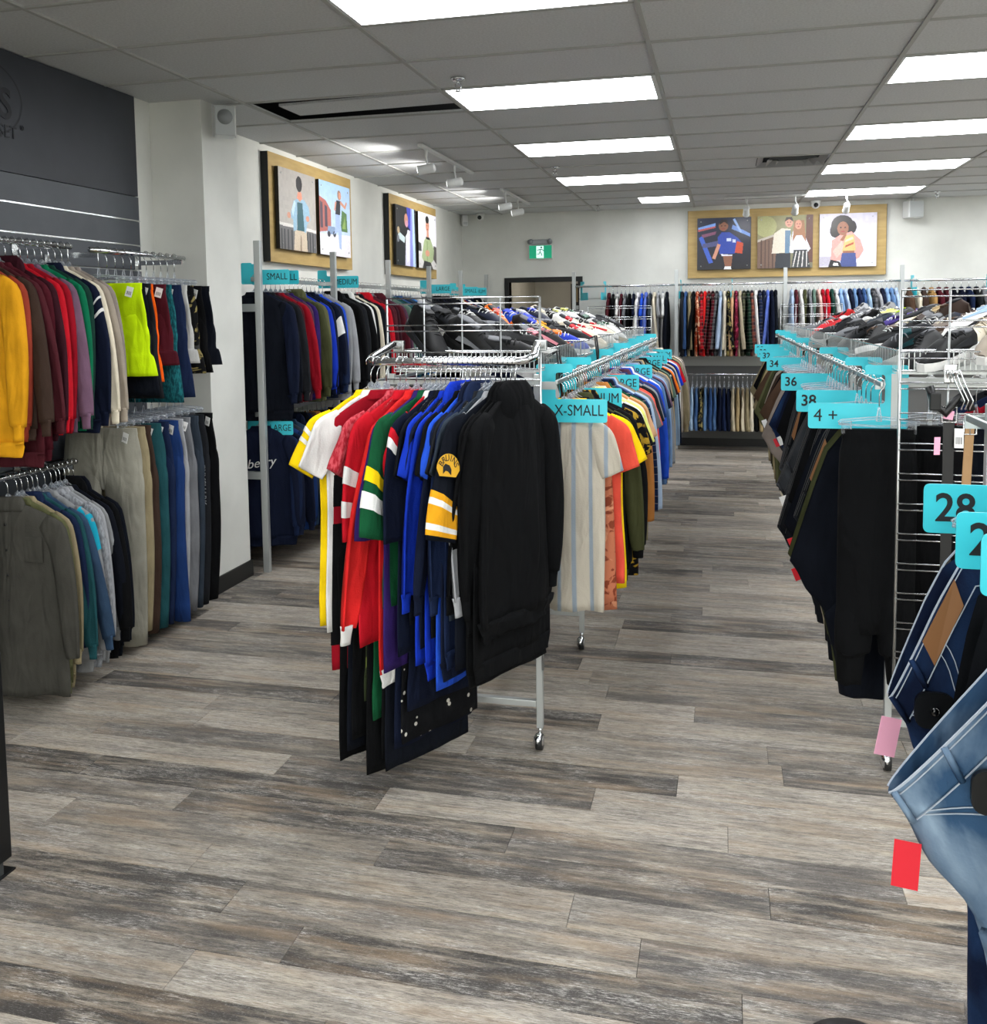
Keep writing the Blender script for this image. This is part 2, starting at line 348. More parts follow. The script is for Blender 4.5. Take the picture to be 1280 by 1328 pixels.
def spot_head(t, x, y, aim, power):
    "one track head: stem, yoke, can, lens; aim = unit direction"
    d = Vector(aim).normalized(); c = Vector((x, y, -.17))
    MB().tube([(x, y, -.02), (x, y, -.075)], .012).tube([(x, y, -.075), (x+.03*d.y, y-.03*d.x, -.12), (x, y, -.17)], .007).ob('stem', WHITEP, t)
    can = MB().tube([c-d*.07, c-d*.06, c+d*.05, c+d*.06], [.022, .034, .036, .04], 14).ob('lamp_can', WHITEP, t)
    MB().tube([c+d*.061, c+d*.063], [.033, .033], 14).ob('lens', emit('spot_lens', '#ffffff', 14.0) if 'spot_lens' not in MATS else MATS['spot_lens'], can)
    l = bpy.data.lights.new('spot', 'SPOT'); l.energy = power; l.spot_size = math.radians(128); l.spot_blend = .9; l.shadow_soft_size = .03; l.color = (1, .98, .95)
    lo = bpy.data.objects.new('spot_beam', l); COL.objects.link(lo); lo.parent = t; lo.location = c+d*.075; lo.rotation_euler = d.to_track_quat('-Z', 'Y').to_euler()
def track(x0, y0, x1, y1, heads, aim, lab, power):
    t = thing('track_light', lab, 'track light', (x0, y0, CEIL))
    dx, dy = x1-x0, y1-y0
    h = .018
    if abs(dx) > abs(dy): MB().box(0, dx, -h, h, -.022, -.003).ob('track_bar', WHITEP, t)
    else: MB().box(-h, h, 0, dy, -.022, -.003).ob('track_bar', WHITEP, t)
    for k in heads: spot_head(t, dx*k, dy*k, aim, power)
track(-2.2, 6.75, -2.2, 8.25, (.1, .62), (-1, .02, -.12), 'white track bar with two spotlights facing the street poster pair', 30)
track(-2.2, 9.4, -2.2, 10.8, (.12, .55), (-1, .05, -.12), 'white track bar with two spotlights facing the far wall poster pair', 30)
track(0, 11.0, 1.45, 11.0, (.17, .53, .9), (0, 1, -.5), 'white track bar with three spotlights above the triple poster board', 5)
# cameras, speakers, small boxes
def dome_cam(x, y, z, lab):
    t = thing('security_camera', lab, 'security camera', (x, y, z))
    MB().cyl((0, 0, -.03), .055, .03, 18, r2=.06).ob('base', WHITEP, t)
    MB().sphere((0, -.012, -.045), .05, 14, 10).ob('ball', WHITEP, t)
    MB().cyl((0, -.065, -.055), .026, .02, 14, 'y').ob('lens', BLACKP, t)
dome_cam(-3.02, 11.72, CEIL, 'white ball security camera in the room corner over the doorway')
dome_cam(1.05, 11.74, CEIL, 'white ball security camera above the triple poster board')
def speaker(x, y, z, rz, lab):
    t = thing('wall_speaker', lab, 'speaker', (x, y, z), rz); t.scale = (.72, .72, .72)
    MB().bbox(-.085, .085, -.13, .0, -.125, .125, .02).ob('cabinet', WHITEP, t)
    MB().bbox(-.078, .078, -.137, -.128, -.118, .118, .004).ob('grille', plain('grille_grey', '#aeb2b2', .7), t)
    MB().cyl((0, -.142, .03), .062, .006, 20, 'y').ob('woofer', plain('woofer_grey', '#85898a', .6), t)
    MB().tube([(-.02, 0, .14), (-.02, .07, .14)], .01).box(-.095, .095, -.08, -.06, .125, .135).box(-.095, -.088, -.08, -.05, -.12, .13).box(.088, .095, -.08, -.05, -.12, .13).ob('bracket', WHITEP, t)
speaker(PX+.07, 5.17, CEIL-.115, .62, 'white wall speaker on a bracket at the top of the white pillar')
t = thing('wall_sensor', 'small white sensor box in the corner above the left wall', 'sensor', (-3.27, 11.84, CEIL-.07), .7)
MB().bbox(-.04, .04, -.03, .03, -.07, .07, .01).ob('sensor_body', WHITEP, t); MB().box(-.03, .03, -.032, -.029, -.055, -.02).ob('sensor_window', plain('sensor_window_grey', '#b9bcbc', .3), t)
t = thing('wall_speaker', 'white box speaker hanging under the ceiling on the back wall', 'speaker', (2.12, 11.8, CEIL-.14), .3)
MB().bbox(-.09, .09, -.1, .06, -.1, .1, .015).ob('cabinet', WHITEP, t); MB().tube([(0, 0, .1), (0, 0, .14)], .015).ob('bracket', WHITEP, t); MB().bbox(-.08, .08, -.106, -.098, -.09, .09, .003).ob('grille', MATS['grille_grey'], t)
# exit sign
t = thing('exit_sign', 'green illuminated running man exit sign with twin emergency lamp heads', 'exit sign', (-2.275, YB, 2.50))
MB().bbox(-.155, .155, -.05, 0, -.13, .05, .006).ob('housing', WHITEP, t)
MB().bbox(-.13, .13, -.06, 0, .05, .12, .02).ob('battery_housing', plain('grey_housing', '#9fa3a6', .5), t)
for s in (-1, 1):
    MB().tube([(s*.12, -.05, .1), (s*.13, -.1, .085)], [.03, .034], 14).ob('lamp_head', plain('lamp_head_grey', '#83888b', .4), t)
MB().box(-.145, .145, -.053, -.049, -.122, .042).ob('green_face', emit('exit_green', '#0b8f6a', .75), t)
MB().box(-.052, .042, -.055, -.052, -.116, .036).ob('white_doorway', emit('exit_white', '#d8fff4', .9), t)
man = MB(); dk = plain('exit_dark_green', '#043a30', .6)
man.cyl((.012, -.0555, .017), .012, .0015, 12, 'y')
for p in ([(0, 0), (-.006, -.035)], [(-.004, -.004), (-.04, -.012)], [(0, 0), (.028, -.008), (.046, -.022)], [(-.006, -.035), (-.018, -.062), (-.045, -.066)], [(-.006, -.035), (.012, -.055), (.022, -.085)]):
    man.tube([(a, -.0562, c-.005) for a, c in p], .0055, 5)
man.ob('running_man', dk, t)
# ------------------------------------------------------------------ posters (flat print painted as face colours on a real board)
def poster_mat():
    t = NT('printed_board').set(Roughness=.35); a = t.n('ShaderNodeAttribute', attribute_name='ink'); t.l(a.outputs['Color'], t.b.inputs['Base Color']); return t.m
PM = poster_mat()
def inpoly(px, py, poly):
    r = np.zeros(px.shape, bool); n = len(poly); j = n-1
    for i in range(n):
        xi, yi = poly[i]; xj, yj = poly[j]
        c = ((yi > py) != (yj > py)) & (px < (xj-xi)*(py-yi)/(yj-yi+1e-12)+xi); r ^= c; j = i
    return r
def ell(cx, cy, rx, ry, n=18): return [(cx+rx*math.cos(2*PI*i/n), cy+ry*math.sin(2*PI*i/n)) for i in range(n)]
def paint(bg_top, bg_bot, shapes, n=120, seed=1, mottle=.06):
    rs = np.random.RandomState(seed)
    u, v = np.meshgrid((np.arange(n)+.5)/n, (np.arange(n)+.5)/n)
    a, b_ = np.array(lin(bg_top)[:3]), np.array(lin(bg_bot)[:3])
    im = b_[None, None]*(1-v[..., None])+a[None, None]*v[..., None]
    blot = np.kron(rs.rand(n//6, n//6), np.ones((6, 6))); im = im*(1+mottle*2*(blot[..., None]-.5))
    for col, poly in shapes:
        m = inpoly(u, v, poly); im[m] = np.array(lin(col)[:3])*(1+.25*(rs.rand(m.sum(), 1)-.5))
    return im
def poster(name, parent, W, Hh, im, loc, rz, depth=.03):
    n = im.shape[0]
    b_ = MB().box(-W/2, W/2, 0, depth, -Hh/2, Hh/2).ob('poster_panel', BLACKM, parent, loc, (0, 0, rz))
    xs = np.linspace(-W/2, W/2, n+1); zs = np.linspace(-Hh/2, Hh/2, n+1)
    v = [(x, -.001, z) for z in zs for x in xs]; f = [(j*(n+1)+i, j*(n+1)+i+1, (j+1)*(n+1)+i+1, (j+1)*(n+1)+i) for j in range(n) for i in range(n)]
    me = mesh('print', v, f); at = me.attributes.new('ink', 'FLOAT_COLOR', 'FACE')
    at.data.foreach_set('color', np.concatenate([np.clip(im, 0, 1).reshape(-1, 3), np.ones((n*n, 1))], 1).ravel().astype(np.float32))
    ob('print', me, PM, b_)
    sc = MB()
    for sx in (-.43, .43):
        for sz in (-.43, .43): sc.cyl((sx*W, -.004, sz*Hh), .008, .004, 8, 'y')
    sc.ob('mounting_screws', STEEL, b_)
SK, SKD = '#c98f78', '#8a5a44'
P1 = paint('#a5a09b', '#b4b0aa', [('#6b6a6b', [(0, 0), (1, 0), (1, .26), (0, .3)])]+[('#2f3136', [(k, .0), (k+.035, 0), (k+.035, .25), (k, .25)]) for k in (.03, .11, .2, .3, .72, .8, .88)]+[
    ('#d8d5d0', [(0, .29), (1, .26), (1, .3), (0, .33)]), ('#c9b9a4', [(.36, 0), (.74, 0), (.72, .27), (.4, .27)]), ('#8d7a66', [(.53, 0), (.58, 0), (.57, .2), (.55, .2)]),
    ('#8fb2c9', [(.28, .42), (.38, .62), (.5, .67), (.68, .66), (.8, .58), (.84, .42), (.74, .36), (.7, .24), (.62, .26), (.6, .6), (.48, .6), (.45, .26), (.36, .24), (.36, .38)]),
    ('#2c5a64', [(.46, .26), (.66, .26), (.62, .62), (.48, .62)]), ('#b9d2e2', [(.32, .5), (.4, .63), (.44, .6), (.36, .42)]), (SK, ell(.55, .7, .06, .07)), (SK, ell(.25, .43, .05, .04)), (SK, ell(.76, .43, .05, .04)),
    ('#201f22', ell(.54, .85, .085, .1)), ('#e08a70', [(.48, .66), (.62, .66), (.6, .74), (.5, .74)])], seed=3)
P2 = paint('#9fc0e6', '#c9d7ea', [('#e3e0e8', [(0, 0), (1, 0), (1, .32), (0, .28)]), ('#a9645c', [(0, .3), (.36, .34), (.36, .62), (.2, .74), (0, .78)]), ('#4d4552', [(.02, .36), (.1, .36), (.1, .7), (.02, .72)]), ('#4d4552', [(.16, .38), (.24, .38), (.24, .66), (.16, .68)]),
    ('#557a4a', [(.66, .36), (.9, .36), (.88, .62), (.72, .66)]), ('#8aa55c', [(.72, .4), (.84, .4), (.82, .58)]), ('#7f95b5', [(.22, .28), (.5, .3), (.48, .4), (.26, .4)]), ('#2a2f3a', ell(.28, .29, .05, .04)), ('#2a2f3a', ell(.46, .3, .05, .04)),
    ('#9fb4dc', [(.5, .58), (.64, .58), (.7, .36), (.68, .1), (.62, .08), (.58, .34), (.44, .3), (.42, .26), (.5, .4)]), ('#e9eaf2', [(.62, .05), (.76, .02), (.74, .09), (.62, .11)]), ('#2d3038', [(.5, .58), (.66, .58), (.68, .78), (.54, .78)]),
    (SK, [(.66, .74), (.84, .68), (.9, .78), (.86, .79), (.82, .73), (.68, .79)]), (SK, [(.5, .76), (.46, .64), (.5, .62), (.55, .76)]), ('#8f6f55', ell(.64, .86, .06, .07)), (SK, ell(.66, .85, .045, .055))], seed=4)
P3 = paint('#0e1018', '#14161f', [('#d9d6ee', [(.42, 0), (.86, 0), (.84, .4), (.78, .6), (.56, .62), (.46, .4)]), ('#8a8fd8', [(.66, 0), (.88, 0), (.9, 1), (.7, 1)]), ('#b9d4f2', [(.82, 0), (.95, 0), (.9, 1), (.8, 1)]), ('#3f46b8', [(.52, 1), (.72, 1), (.7, .62), (.6, .66)]), (SK, ell(.5, .78, .09, .11)), ('#d79ab0', ell(.52, .72, .07, .06)),
    ('#cfe0e4', [(.06, .46), (.4, .38), (.44, .48), (.14, .56)]), ('#c9b28c', ell(.12, .58, .06, .06)), ('#7c818c', ell(.1, .44, .05, .06)), ('#eef0f6', [(.46, .5), (.6, .6), (.62, .1), (.52, .05)])], seed=5)
P4 = paint('#dfe3ee', '#c7c4c2', [('#e9e7f2', [(.6, .4), (1, .4), (1, 1), (.6, 1)]), ('#3b3a3c', [(0, .3), (.16, .3), (.14, .44), (0, .46)]), ('#55504e', [(.78, .2), (1, .1), (1, .42), (.84, .44)]), ('#9fae84', [(.16, .2), (.3, .5), (.44, .58), (.66, .56), (.86, .36), (.8, .16), (.6, .08), (.3, .1)]), ('#869a6c', [(.44, .5), (.52, .5), (.5, .14), (.44, .14)]),
    (SK, [(.44, .56), (.58, .56), (.56, .7), (.46, .7)]), (SK, ell(.5, .78, .1, .12)), ('#1d1a1b', ell(.49, .89, .1, .07)), (SK, ell(.48, .28, .12, .06)), ('#242226', [(.2, .0), (.8, 0), (.66, .12), (.3, .14)]), ('#2f2b2c', [(.38, .58), (.64, .57), (.6, .53), (.42, .54)]), ('#2a1a16', ell(0.462, 0.7844, 0.016, 0.012)), ('#2a1a16', ell(0.538, 0.7844, 0.016, 0.012)), ('#8f3f3a', ell(0.5, 0.716, 0.04, 0.012))], seed=6)
P5 = paint('#1c2540', '#16151d', [('#3a5dc0', [(.03, .62), (.1, .66), (.3, .14), (.22, .12)]), ('#7aa4ea', [(.02, .82), (.34, .9), (.34, .84), (.02, .76)]), ('#c05a5a', [(.02, .78), (.34, .84), (.34, .81), (.02, .74)]), ('#6b8fd6', [(.64, .78), (.98, .62), (.98, .68), (.66, .86)]), ('#8fb0e8', [(.66, .96), (.8, .7), (.83, .72), (.7, .98)]), ('#4a4f7c', [(.1, .5), (.4, .56), (.4, .46), (.1, .42)]), ('#7d4a66', [(.08, .68), (.36, .74), (.34, .68), (.1, .62)]),
    ('#2744a4', [(.42, .3), (.38, .62), (.46, .72), (.6, .72), (.76, .6), (.82, .52), (.74, .4), (.7, .3)]), ('#c24a30', [(.7, .32), (.84, .3), (.86, .5), (.74, .54)]), (SK, [(.38, .5), (.44, .48), (.34, .2), (.28, .22)]), (SKD, ell(.49, .84, .09, .1)), ('#241a1c', [(.41, .86), (.44, .96), (.55, .96), (.58, .86), (.5, .92)]), ('#dcdce6', [(.44, .3), (.66, .28), (.64, .24), (.46, .26)]),
    (SKD, [(.48, .26), (.66, .26), (.64, .06), (.52, .06)]), ('#e8e8ea', [(.5, 0), (.64, 0), (.63, .06), (.52, .06)]), ('#c9d4f0', [(.55, .54), (.63, .54), (.63, .6), (.55, .6)]), ('#c9d4f0', [(.66, .52), (.72, .51), (.72, .57), (.66, .58)]), ('#2a1a16', ell(0.4558, 0.842, 0.0144, 0.01)), ('#2a1a16', ell(0.5242, 0.842, 0.0144, 0.01)), ('#8f3f3a', ell(0.49, 0.785, 0.036, 0.01))], seed=7)
P6 = paint('#8c8a62', '#6d6a58', [('#9fa070', ell(.15, .8, .2, .2)), ('#70584c', [(0, 0), (.36, 0), (.34, .62), (0, .5)]), ('#b3aaa0', [(0, .5), (.34, .62), (.34, .66), (0, .55)])]+[('#503c35', [(k, 0), (k+.02, 0), (k+.02, .55), (k, .53)]) for k in (.06, .13, .2, .27)]+[('#5b3b34', [(.86, .1), (1, .1), (1, 1), (.88, 1)]),
    ('#d2c9ba', [(.26, .28), (.3, .66), (.44, .76), (.6, .74), (.62, .3)]), ('#5f7d97', [(.5, .24), (.58, .24), (.6, .72), (.5, .72)]), ('#2b3038', [(.32, 0), (.6, 0), (.6, .28), (.34, .28)]), (SK, ell(.57, .86, .07, .09)), ('#33261f', [(.49, .88), (.52, .97), (.62, .97), (.65, .88), (.57, .93)]),
    ('#c9cad2', [(.58, .34), (.64, .7), (.72, .74), (.82, .7), (.96, .36), (.9, .28), (.6, .28)]), ('#34373b', [(.62, 0), (.96, 0), (.9, .34), (.66, .34)])]+[('#c6c5c2', [(.64+k*.08, .02), (.66+k*.08, .02), (.72+k*.06, .32), (.7+k*.06, .32)]) for k in range(4)]+[('#96694c', [(.64, .5), (.66, .9), (.84, .9), (.88, .48), (.8, .62), (.7, .62)]), (SK, ell(.74, .82, .06, .09)), ('#2a1a16', ell(0.7172, 0.8308, 0.0096, 0.009)), ('#2a1a16', ell(0.7628, 0.8308, 0.0096, 0.009)), ('#8f3f3a', ell(0.74, 0.7795, 0.024, 0.009)), ('#2a1a16', ell(0.5434, 0.8708, 0.0112, 0.009)), ('#2a1a16', ell(0.5966, 0.8708, 0.0112, 0.009)), ('#8f3f3a', ell(0.57, 0.8195, 0.028, 0.009))], seed=8)
P7 = paint('#c3bfd0', '#cdc9d6', [('#a9a5b4', [(0, .02), (.2, .02), (.2, .2), (0, .2)]), ('#1b1416', ell(.4, .78, .2, .19)), ('#1b1416', ell(.28, .68, .1, .13)), ('#1b1416', ell(.55, .74, .1, .13)), ('#cf8f88', [(.2, .12), (.22, .5), (.36, .6), (.56, .66), (.72, .5), (.78, .3), (.7, .16), (.6, .12)]), ('#d9a49a', [(.24, .3), (.4, .5), (.44, .3), (.3, .16)]),
    ('#cfa66a', [(.4, .28), (.46, .58), (.6, .6), (.64, .3)]), ('#9c4a38', [(.45, .36), (.6, .42), (.6, .46), (.46, .4)]), ('#e2cfa4', [(.45, .46), (.6, .52), (.58, .56), (.46, .5)]), (SKD, [(.42, .3), (.62, .3), (.62, .24), (.42, .24)]), ('#3d4a80', [(.36, 0), (.66, 0), (.64, .26), (.4, .26)]), (SKD, ell(.41, .72, .1, .13)), (SKD, [(.36, .5), (.44, .62), (.48, .6), (.42, .48)]), ('#19171c', [(.16, 0), (.4, 0), (.36, .1), (.2, .14)]), ('#efeef2', [(.24, .03), (.34, .02), (.33, .07), (.26, .08)]), ('#2a1a16', ell(0.372, 0.7356, 0.016, 0.013)), ('#2a1a16', ell(0.448, 0.7356, 0.016, 0.013)), ('#8f3f3a', ell(0.41, 0.6615, 0.04, 0.013))], seed=9)
WOODM = noisy('gold_brown_board', '#a58a52', '#b3985e', 5, .5, .03, stretch=(1, 1, 6))
def board(lab, x, y, z, W, Hh, rz, ims, pw, ph, off=0):
    t = thing('poster_board', lab, 'poster board', (x, y, z), rz)
    MB().box(-W/2, W/2, 0, .06, -Hh/2, Hh/2).ob('backing_board', WOODM, t)
    for s in (-1, 1): MB().box(s*W/2-.004, s*W/2+.004, .0015, .06, -Hh/2, Hh/2).ob('edge_strip', BLACKM, t)
    n = len(ims)
    for i, im in enumerate(ims): poster('poster', t, pw, ph, im, ((i-(n-1)/2)*(pw+.075)+off, -.042, 0), 0)
board('gold board with posters of a man in denim jacket and a jumping person', XL+.06, 7.21, 2.50, 1.58, .81, PI/2, [P1, P2], .65, .61, -.03)
board('gold board with posters of a person in white and a man in sage sweater', XL+.06, 9.79, 2.50, 1.58, .81, PI/2, [P3, P4], .65, .61, -.03)
board('long gold board with three posters on the back wall', .715, YB-.06, 2.495, 2.28, .82, 0, [P5, P6, P7], .635, .625)
# ------------------------------------------------------------------ cloth
PAL = {k: v for k, v in (s.split(':') for s in '''black:#08090b graphite:#45443f oat:#8f8d82 navy:#10172b midnight:#0b0f18 charcoal:#1d1f23 slate:#2f3843 steel-blue:#31465f grey:#6e7074 silver-grey:#9a9ca0 dove-grey:#b3b3b1 ash:#87898b taupe:#8a8078 stone:#9a9083 beige:#b3a890
cream:#d8cfba white:#dcdcda khaki:#8f8468 olive:#3f4229 moss:#5a5c3e sand:#a8946e tan:#a37f4d caramel:#b0743a brown:#4d3a2d umber:#3a2c25 mustard:#d99a1c orange:#e8731d tangerine:#ef5f12 rust:#8f3a2a terracotta:#a0563e coral:#d9503f salmon:#cf6a60 red:#b81524
scarlet:#d02424 crimson:#8f0f1f burgundy:#4a1620 maroon:#4a1d24 wine:#33121b plum:#4f3345 mauve:#6d5266 purple:#2f1d5a violet:#4a3a8a pink:#c8808a blush:#c9a49c peach:#cfa27c yellow:#e8c60e lemon:#dfe07a lime:#c4e80c emerald:#0c6a48 green:#0f4a2c
pine:#16372f teal:#1f4a50 aqua:#1c9db8 sage:#5c7468 royal:#1434b0 blue:#2350c8 azure:#2f7fd0 cobalt:#1b3466 sky:#7f9fc8 powder:#a3b6cf periwinkle:#5a70c0 denim:#34507c indigo:#172340 ink:#0c1326 chambray:#5f7fa6 ice:#8fa9c2'''.split())}
PAT = {'red plaid': ('plaid', '#b01824', '#2a1013'), 'wine plaid': ('plaid', '#5a1420', '#15090b'), 'black plaid': ('plaid', '#141417', '#5a1820'), 'olive plaid': ('plaid', '#4a4c38', '#20221c'), 'green plaid': ('plaid', '#1c3a2c', '#0e1714'), 'navy plaid': ('plaid', '#1a2748', '#0a0e1a'), 'blue plaid': ('plaid', '#22406f', '#101c34'), 'grey plaid': ('plaid', '#56585c', '#26282b'), 'rust plaid': ('plaid', '#7d4436', '#22202a'),
  'gold floral': ('floral', '#0e0d0f', '#a8862a', '#9c2430'), 'black floral': ('floral', '#0f1012', '#8c7f50', '#3a3a3a'), 'wine floral': ('floral', '#5a1024', '#a03a58', '#2a0812'), 'rust floral': ('floral', '#9c3a20', '#e0b090', '#401208'), 'camo': ('floral', '#2c3420', '#5e6a34', '#141a0e'), 'dotted': ('dots', '#0d0e11', '#b9b6ae', ''), 'leopard': ('floral', '#b06a4e', '#7a3a26', '#c98a6a'),
  'striped beige': ('vstripe', '#b9b2a4', '#8e9aa6', ''), 'cream striped': ('vstripe', '#c6bca4', '#6a5a48', ''), 'teal heather': ('heather', '#123f48', '#1f6a70', ''), 'grey heather': ('heather', '#74777c', '#93969b', ''), 'red heather': ('heather', '#9c1f2c', '#c4505a', ''), 'light denim': ('denim', '#7f9bb8', '#a9bfd2', ''), 'mid denim': ('denim', '#34507a', '#5a789e', ''), 'dark denim': ('denim', '#0f1a33', '#233c63', ''), 'black denim': ('denim', '#0e1014', '#1a1d22', ''), 'grey denim': ('denim', '#2b2d31', '#3f4247', ''), 'washed denim': ('denim', '#34506f', '#8ea4ba', '')}
def cloth(key):
    k = 'cloth '+key
    if k in MATS: return MATS[k]
    t = NT('cloth_'+key.replace(' ', '_').replace('-', '_')).set(Roughness=.9, Specular_IOR_Level=.12)
    co = t.n('ShaderNodeTexCoord').outputs['Object']
    def nz(scale, det=4, sc=None, dist=0):
        src = co
        if sc: mp = t.n('ShaderNodeMapping', Scale=sc); t.l(co, mp.inputs[0]); src = mp.outputs[0]
        q = t.n('ShaderNodeTexNoise', Scale=scale, Detail=det, Distortion=dist); t.l(src, q.inputs[0]); return q.outputs[0]
    sep = t.n('ShaderNodeSeparateXYZ'); t.l(co, sep.inputs[0]); X, Y, Z = sep.outputs
    if key in PAT:
        kind, a, b_, *c3 = PAT[key]; A, B_ = lin(a), lin(b_)
        if kind == 'plaid':
            sx = t.math('GREATER_THAN', t.math('FRACT', t.math('MULTIPLY', t.math('ADD', X, t.math('MULTIPLY', Y, .6)), 13.0)), .5); sz = t.math('GREATER_THAN', t.math('FRACT', t.math('MULTIPLY', Z, 13.0)), .5)
            thin = t.math('GREATER_THAN', t.math('FRACT', t.math('MULTIPLY', Z, 26.0)), .9)
            col = t.mix(t.math('MULTIPLY', t.math('ADD', sx, sz), .48), A, B_); col = t.mix(t.math('MULTIPLY', thin, .3), col, (.5, .45, .4, 1))
        elif kind == 'floral':
            n1 = nz(16, 3, None, 1.2); n2 = nz(11, 2, (1, 1, 1.3), .8)
            col = t.mix(t.ramp(n1, [(.53, (0, 0, 0, 1)), (.57, (1, 1, 1, 1))]), A, B_); col = t.mix(t.ramp(n2, [(.6, (0, 0, 0, 1)), (.63, (1, 1, 1, 1))]), col, lin(c3[0]))
        elif kind == 'dots':
            vo = t.n('ShaderNodeTexVoronoi', Scale=26.0); t.l(co, vo.inputs['Vector']); col = t.mix(t.math('LESS_THAN', vo.outputs['Distance'], .2), A, B_)
        elif kind == 'vstripe':
            col = t.mix(t.ramp(t.math('FRACT', t.math('MULTIPLY', X, 16.0)), [(.55, (0, 0, 0, 1)), (.62, (1, 1, 1, 1)), (.8, (1, 1, 1, 1)), (.86, (0, 0, 0, 1))]), A, B_)
        elif kind == 'heather': col = t.mix(t.ramp(nz(120, 3, (1, 1, .35)), [(.4, (0, 0, 0, 1)), (.6, (1, 1, 1, 1))]), A, B_)
        else: col = t.mix(t.ramp(nz(7, 5, (1, 1, .5), .6), [(.42, (0, 0, 0, 1)), (.66, (1, 1, 1, 1))]), A, B_)
    else:
        c = lin(PAL.get(key, key)); col = t.mix(t.ramp(nz(9, 4), [(.3, (0, 0, 0, 1)), (.7, (1, 1, 1, 1))]), tuple(x*.84 for x in c[:3])+(1,), tuple(min(1, x*1.1) for x in c[:3])+(1,))
    t.l(col, t.b.inputs['Base Color'])
    h = t.math('ADD', nz(8, 2, (1.6, 1, .5), .6), t.math('MULTIPLY', nz(180, 2), .04))
    bp = t.n('ShaderNodeBump', Strength=.85, Distance=.03); t.l(h, bp.inputs['Height']); t.l(bp.outputs[0], t.b.inputs['Normal'])
    MATS[k] = t.m; return t.m
def loft(sec, n=20, rows=16, fold=.006, nf=2.5, seed=0, v0=0, v1=1, grow=0, cap0=True, cap1=True, ridge=1.0):
    """sec: list of (Lx, Lz, Rx, Rz, t[, y]) from top to bottom; returns (verts, faces) of a draped, hollow-looking flat tube"""
    rs = random.Random(seed); ph = rs.uniform(0, 6.28); ph2 = rs.uniform(0, 6.28); tw = rs.uniform(-1, 1)
    m = len(sec); bent = isinstance(sec[0][0], tuple)
    S_ = [(*q[0], *q[2], q[3], 0, *q[1]) for q in sec] if bent else [tuple(q)+((0,) if len(q) == 5 else ()) for q in sec]; nk = len(S_[0])
    def at(v):
        s = v*(m-1); i = min(int(s), m-2); f = s-i; a = S_[max(i-1, 0)]; b_ = S_[i]; c = S_[i+1]; d = S_[min(i+2, m-1)]
        return [.5*(2*b_[k]+(c[k]-a[k])*f+(2*a[k]-5*b_[k]+4*c[k]-d[k])*f*f+(3*b_[k]-a[k]-3*c[k]+d[k])*f**3) for k in range(nk)]
    V = []; F = []
    for j in range(rows+1):
        v = v0+(v1-v0)*j/rows; Lx, Lz, Rx, Rz, t, y0, *bp_ = at(v); cx, cz = (Lx+Rx)/2, (Lz+Rz)/2; hx, hz = (Rx-Lx)/2, (Rz-Lz)/2
        amp = fold*min(1, v*2.2)
        for i in range(n):
            th = 2*PI*i/n; c, s = math.cos(th), math.sin(th)
            cu = math.copysign(abs(c)**.75, c); su = math.copysign(abs(s)**.8, s)
            yy = y0+(t+grow)*su+amp*math.sin(nf*2.2*cu+ph+tw*v*2)+amp*.5*math.sin(nf*5*cu+ph2-v*2)+amp*.35*ridge*math.sin(v*9+cu*3+ph)
            g = 1+grow/max(abs(hx), .02)
            if bent:
                u = (cu+1)/2; Mx, Mz = bp_; k_ = .5
                w_ = u/k_ if u < k_ else (u-k_)/(1-k_)
                sm = max(0, 1-abs(u-k_)/.18)*.25      # round the bend a little
                qx, qz = (Lx+(Mx-Lx)*w_, Lz+(Mz-Lz)*w_) if u < k_ else (Mx+(Rx-Mx)*w_, Mz+(Rz-Mz)*w_)
                V.append((qx+(cx-qx)*sm*.3, yy, qz+(cz-qz)*sm*.3)); continue
            V.append((cx+hx*cu*g, yy, cz+hz*cu))
    for j in range(rows):
        F += [(j*n+i, (j+1)*n+i, (j+1)*n+(i+1) % n, j*n+(i+1) % n) for i in range(n)]
    if cap0: F.append(tuple(range(n)))
    if cap1: F.append(tuple(rows*n+i for i in range(n))[::-1])
    return V, F
GM = {}
def lme(key, sec, **kw):
    if key in GM: return GM[key]
    V, F = loft(sec, **kw); me = mesh(str(key[0]) if isinstance(key, tuple) else key, V, F, True); GM[key] = me; return me
Z0 = -.115
TOPS = { # w half shoulder, L length, t thickness, sleeve, sleeve width
 'sweatshirt': (.215, .68, .026, 'long', .052), 'hoodie': (.22, .70, .028, 'long', .054), 'jacket': (.225, .70, .03, 'long', .058), 'coat': (.22, .92, .034, 'long', .058),
 'shirt': (.22, .74, .017, 'long', .05), 'blouse': (.205, .66, .015, 'short', .062), 'tee': (.215, .70, .015, 'short', .066), 'jersey': (.25, .80, .02, 'three', .085), 'cardigan': (.21, .74, .02, 'long', .05), 'vest': (.17, .72, .015, None, 0), 'dress': (.17, .98, .018, None, 0), 'sweater': (.22, .88, .026, 'long', .06)}
def body_sec(w, L, t, flare=1.04):
    z = Z0
    return [(-.045, z+.012, .045, z+.012, .010), (-.10, z-.012, .10, z-.012, t*.6), (-w*.72, z-.045, w*.72, z-.045, t*.85), (-w*.97, z-.085, w*.97, z-.085, t), (-w, z-.16, w, z-.16, t*1.05),
            (-w*.97, z-.30, w*.97, z-.30, t*1.1), (-w*.98, z-.46, w*.98, z-.46, t*1.1), (-w*flare, z-L*.86, w*flare, z-L*.86, t), (-w*flare*1.0, z-L, w*flare*1.0, z-L, t*.9)]
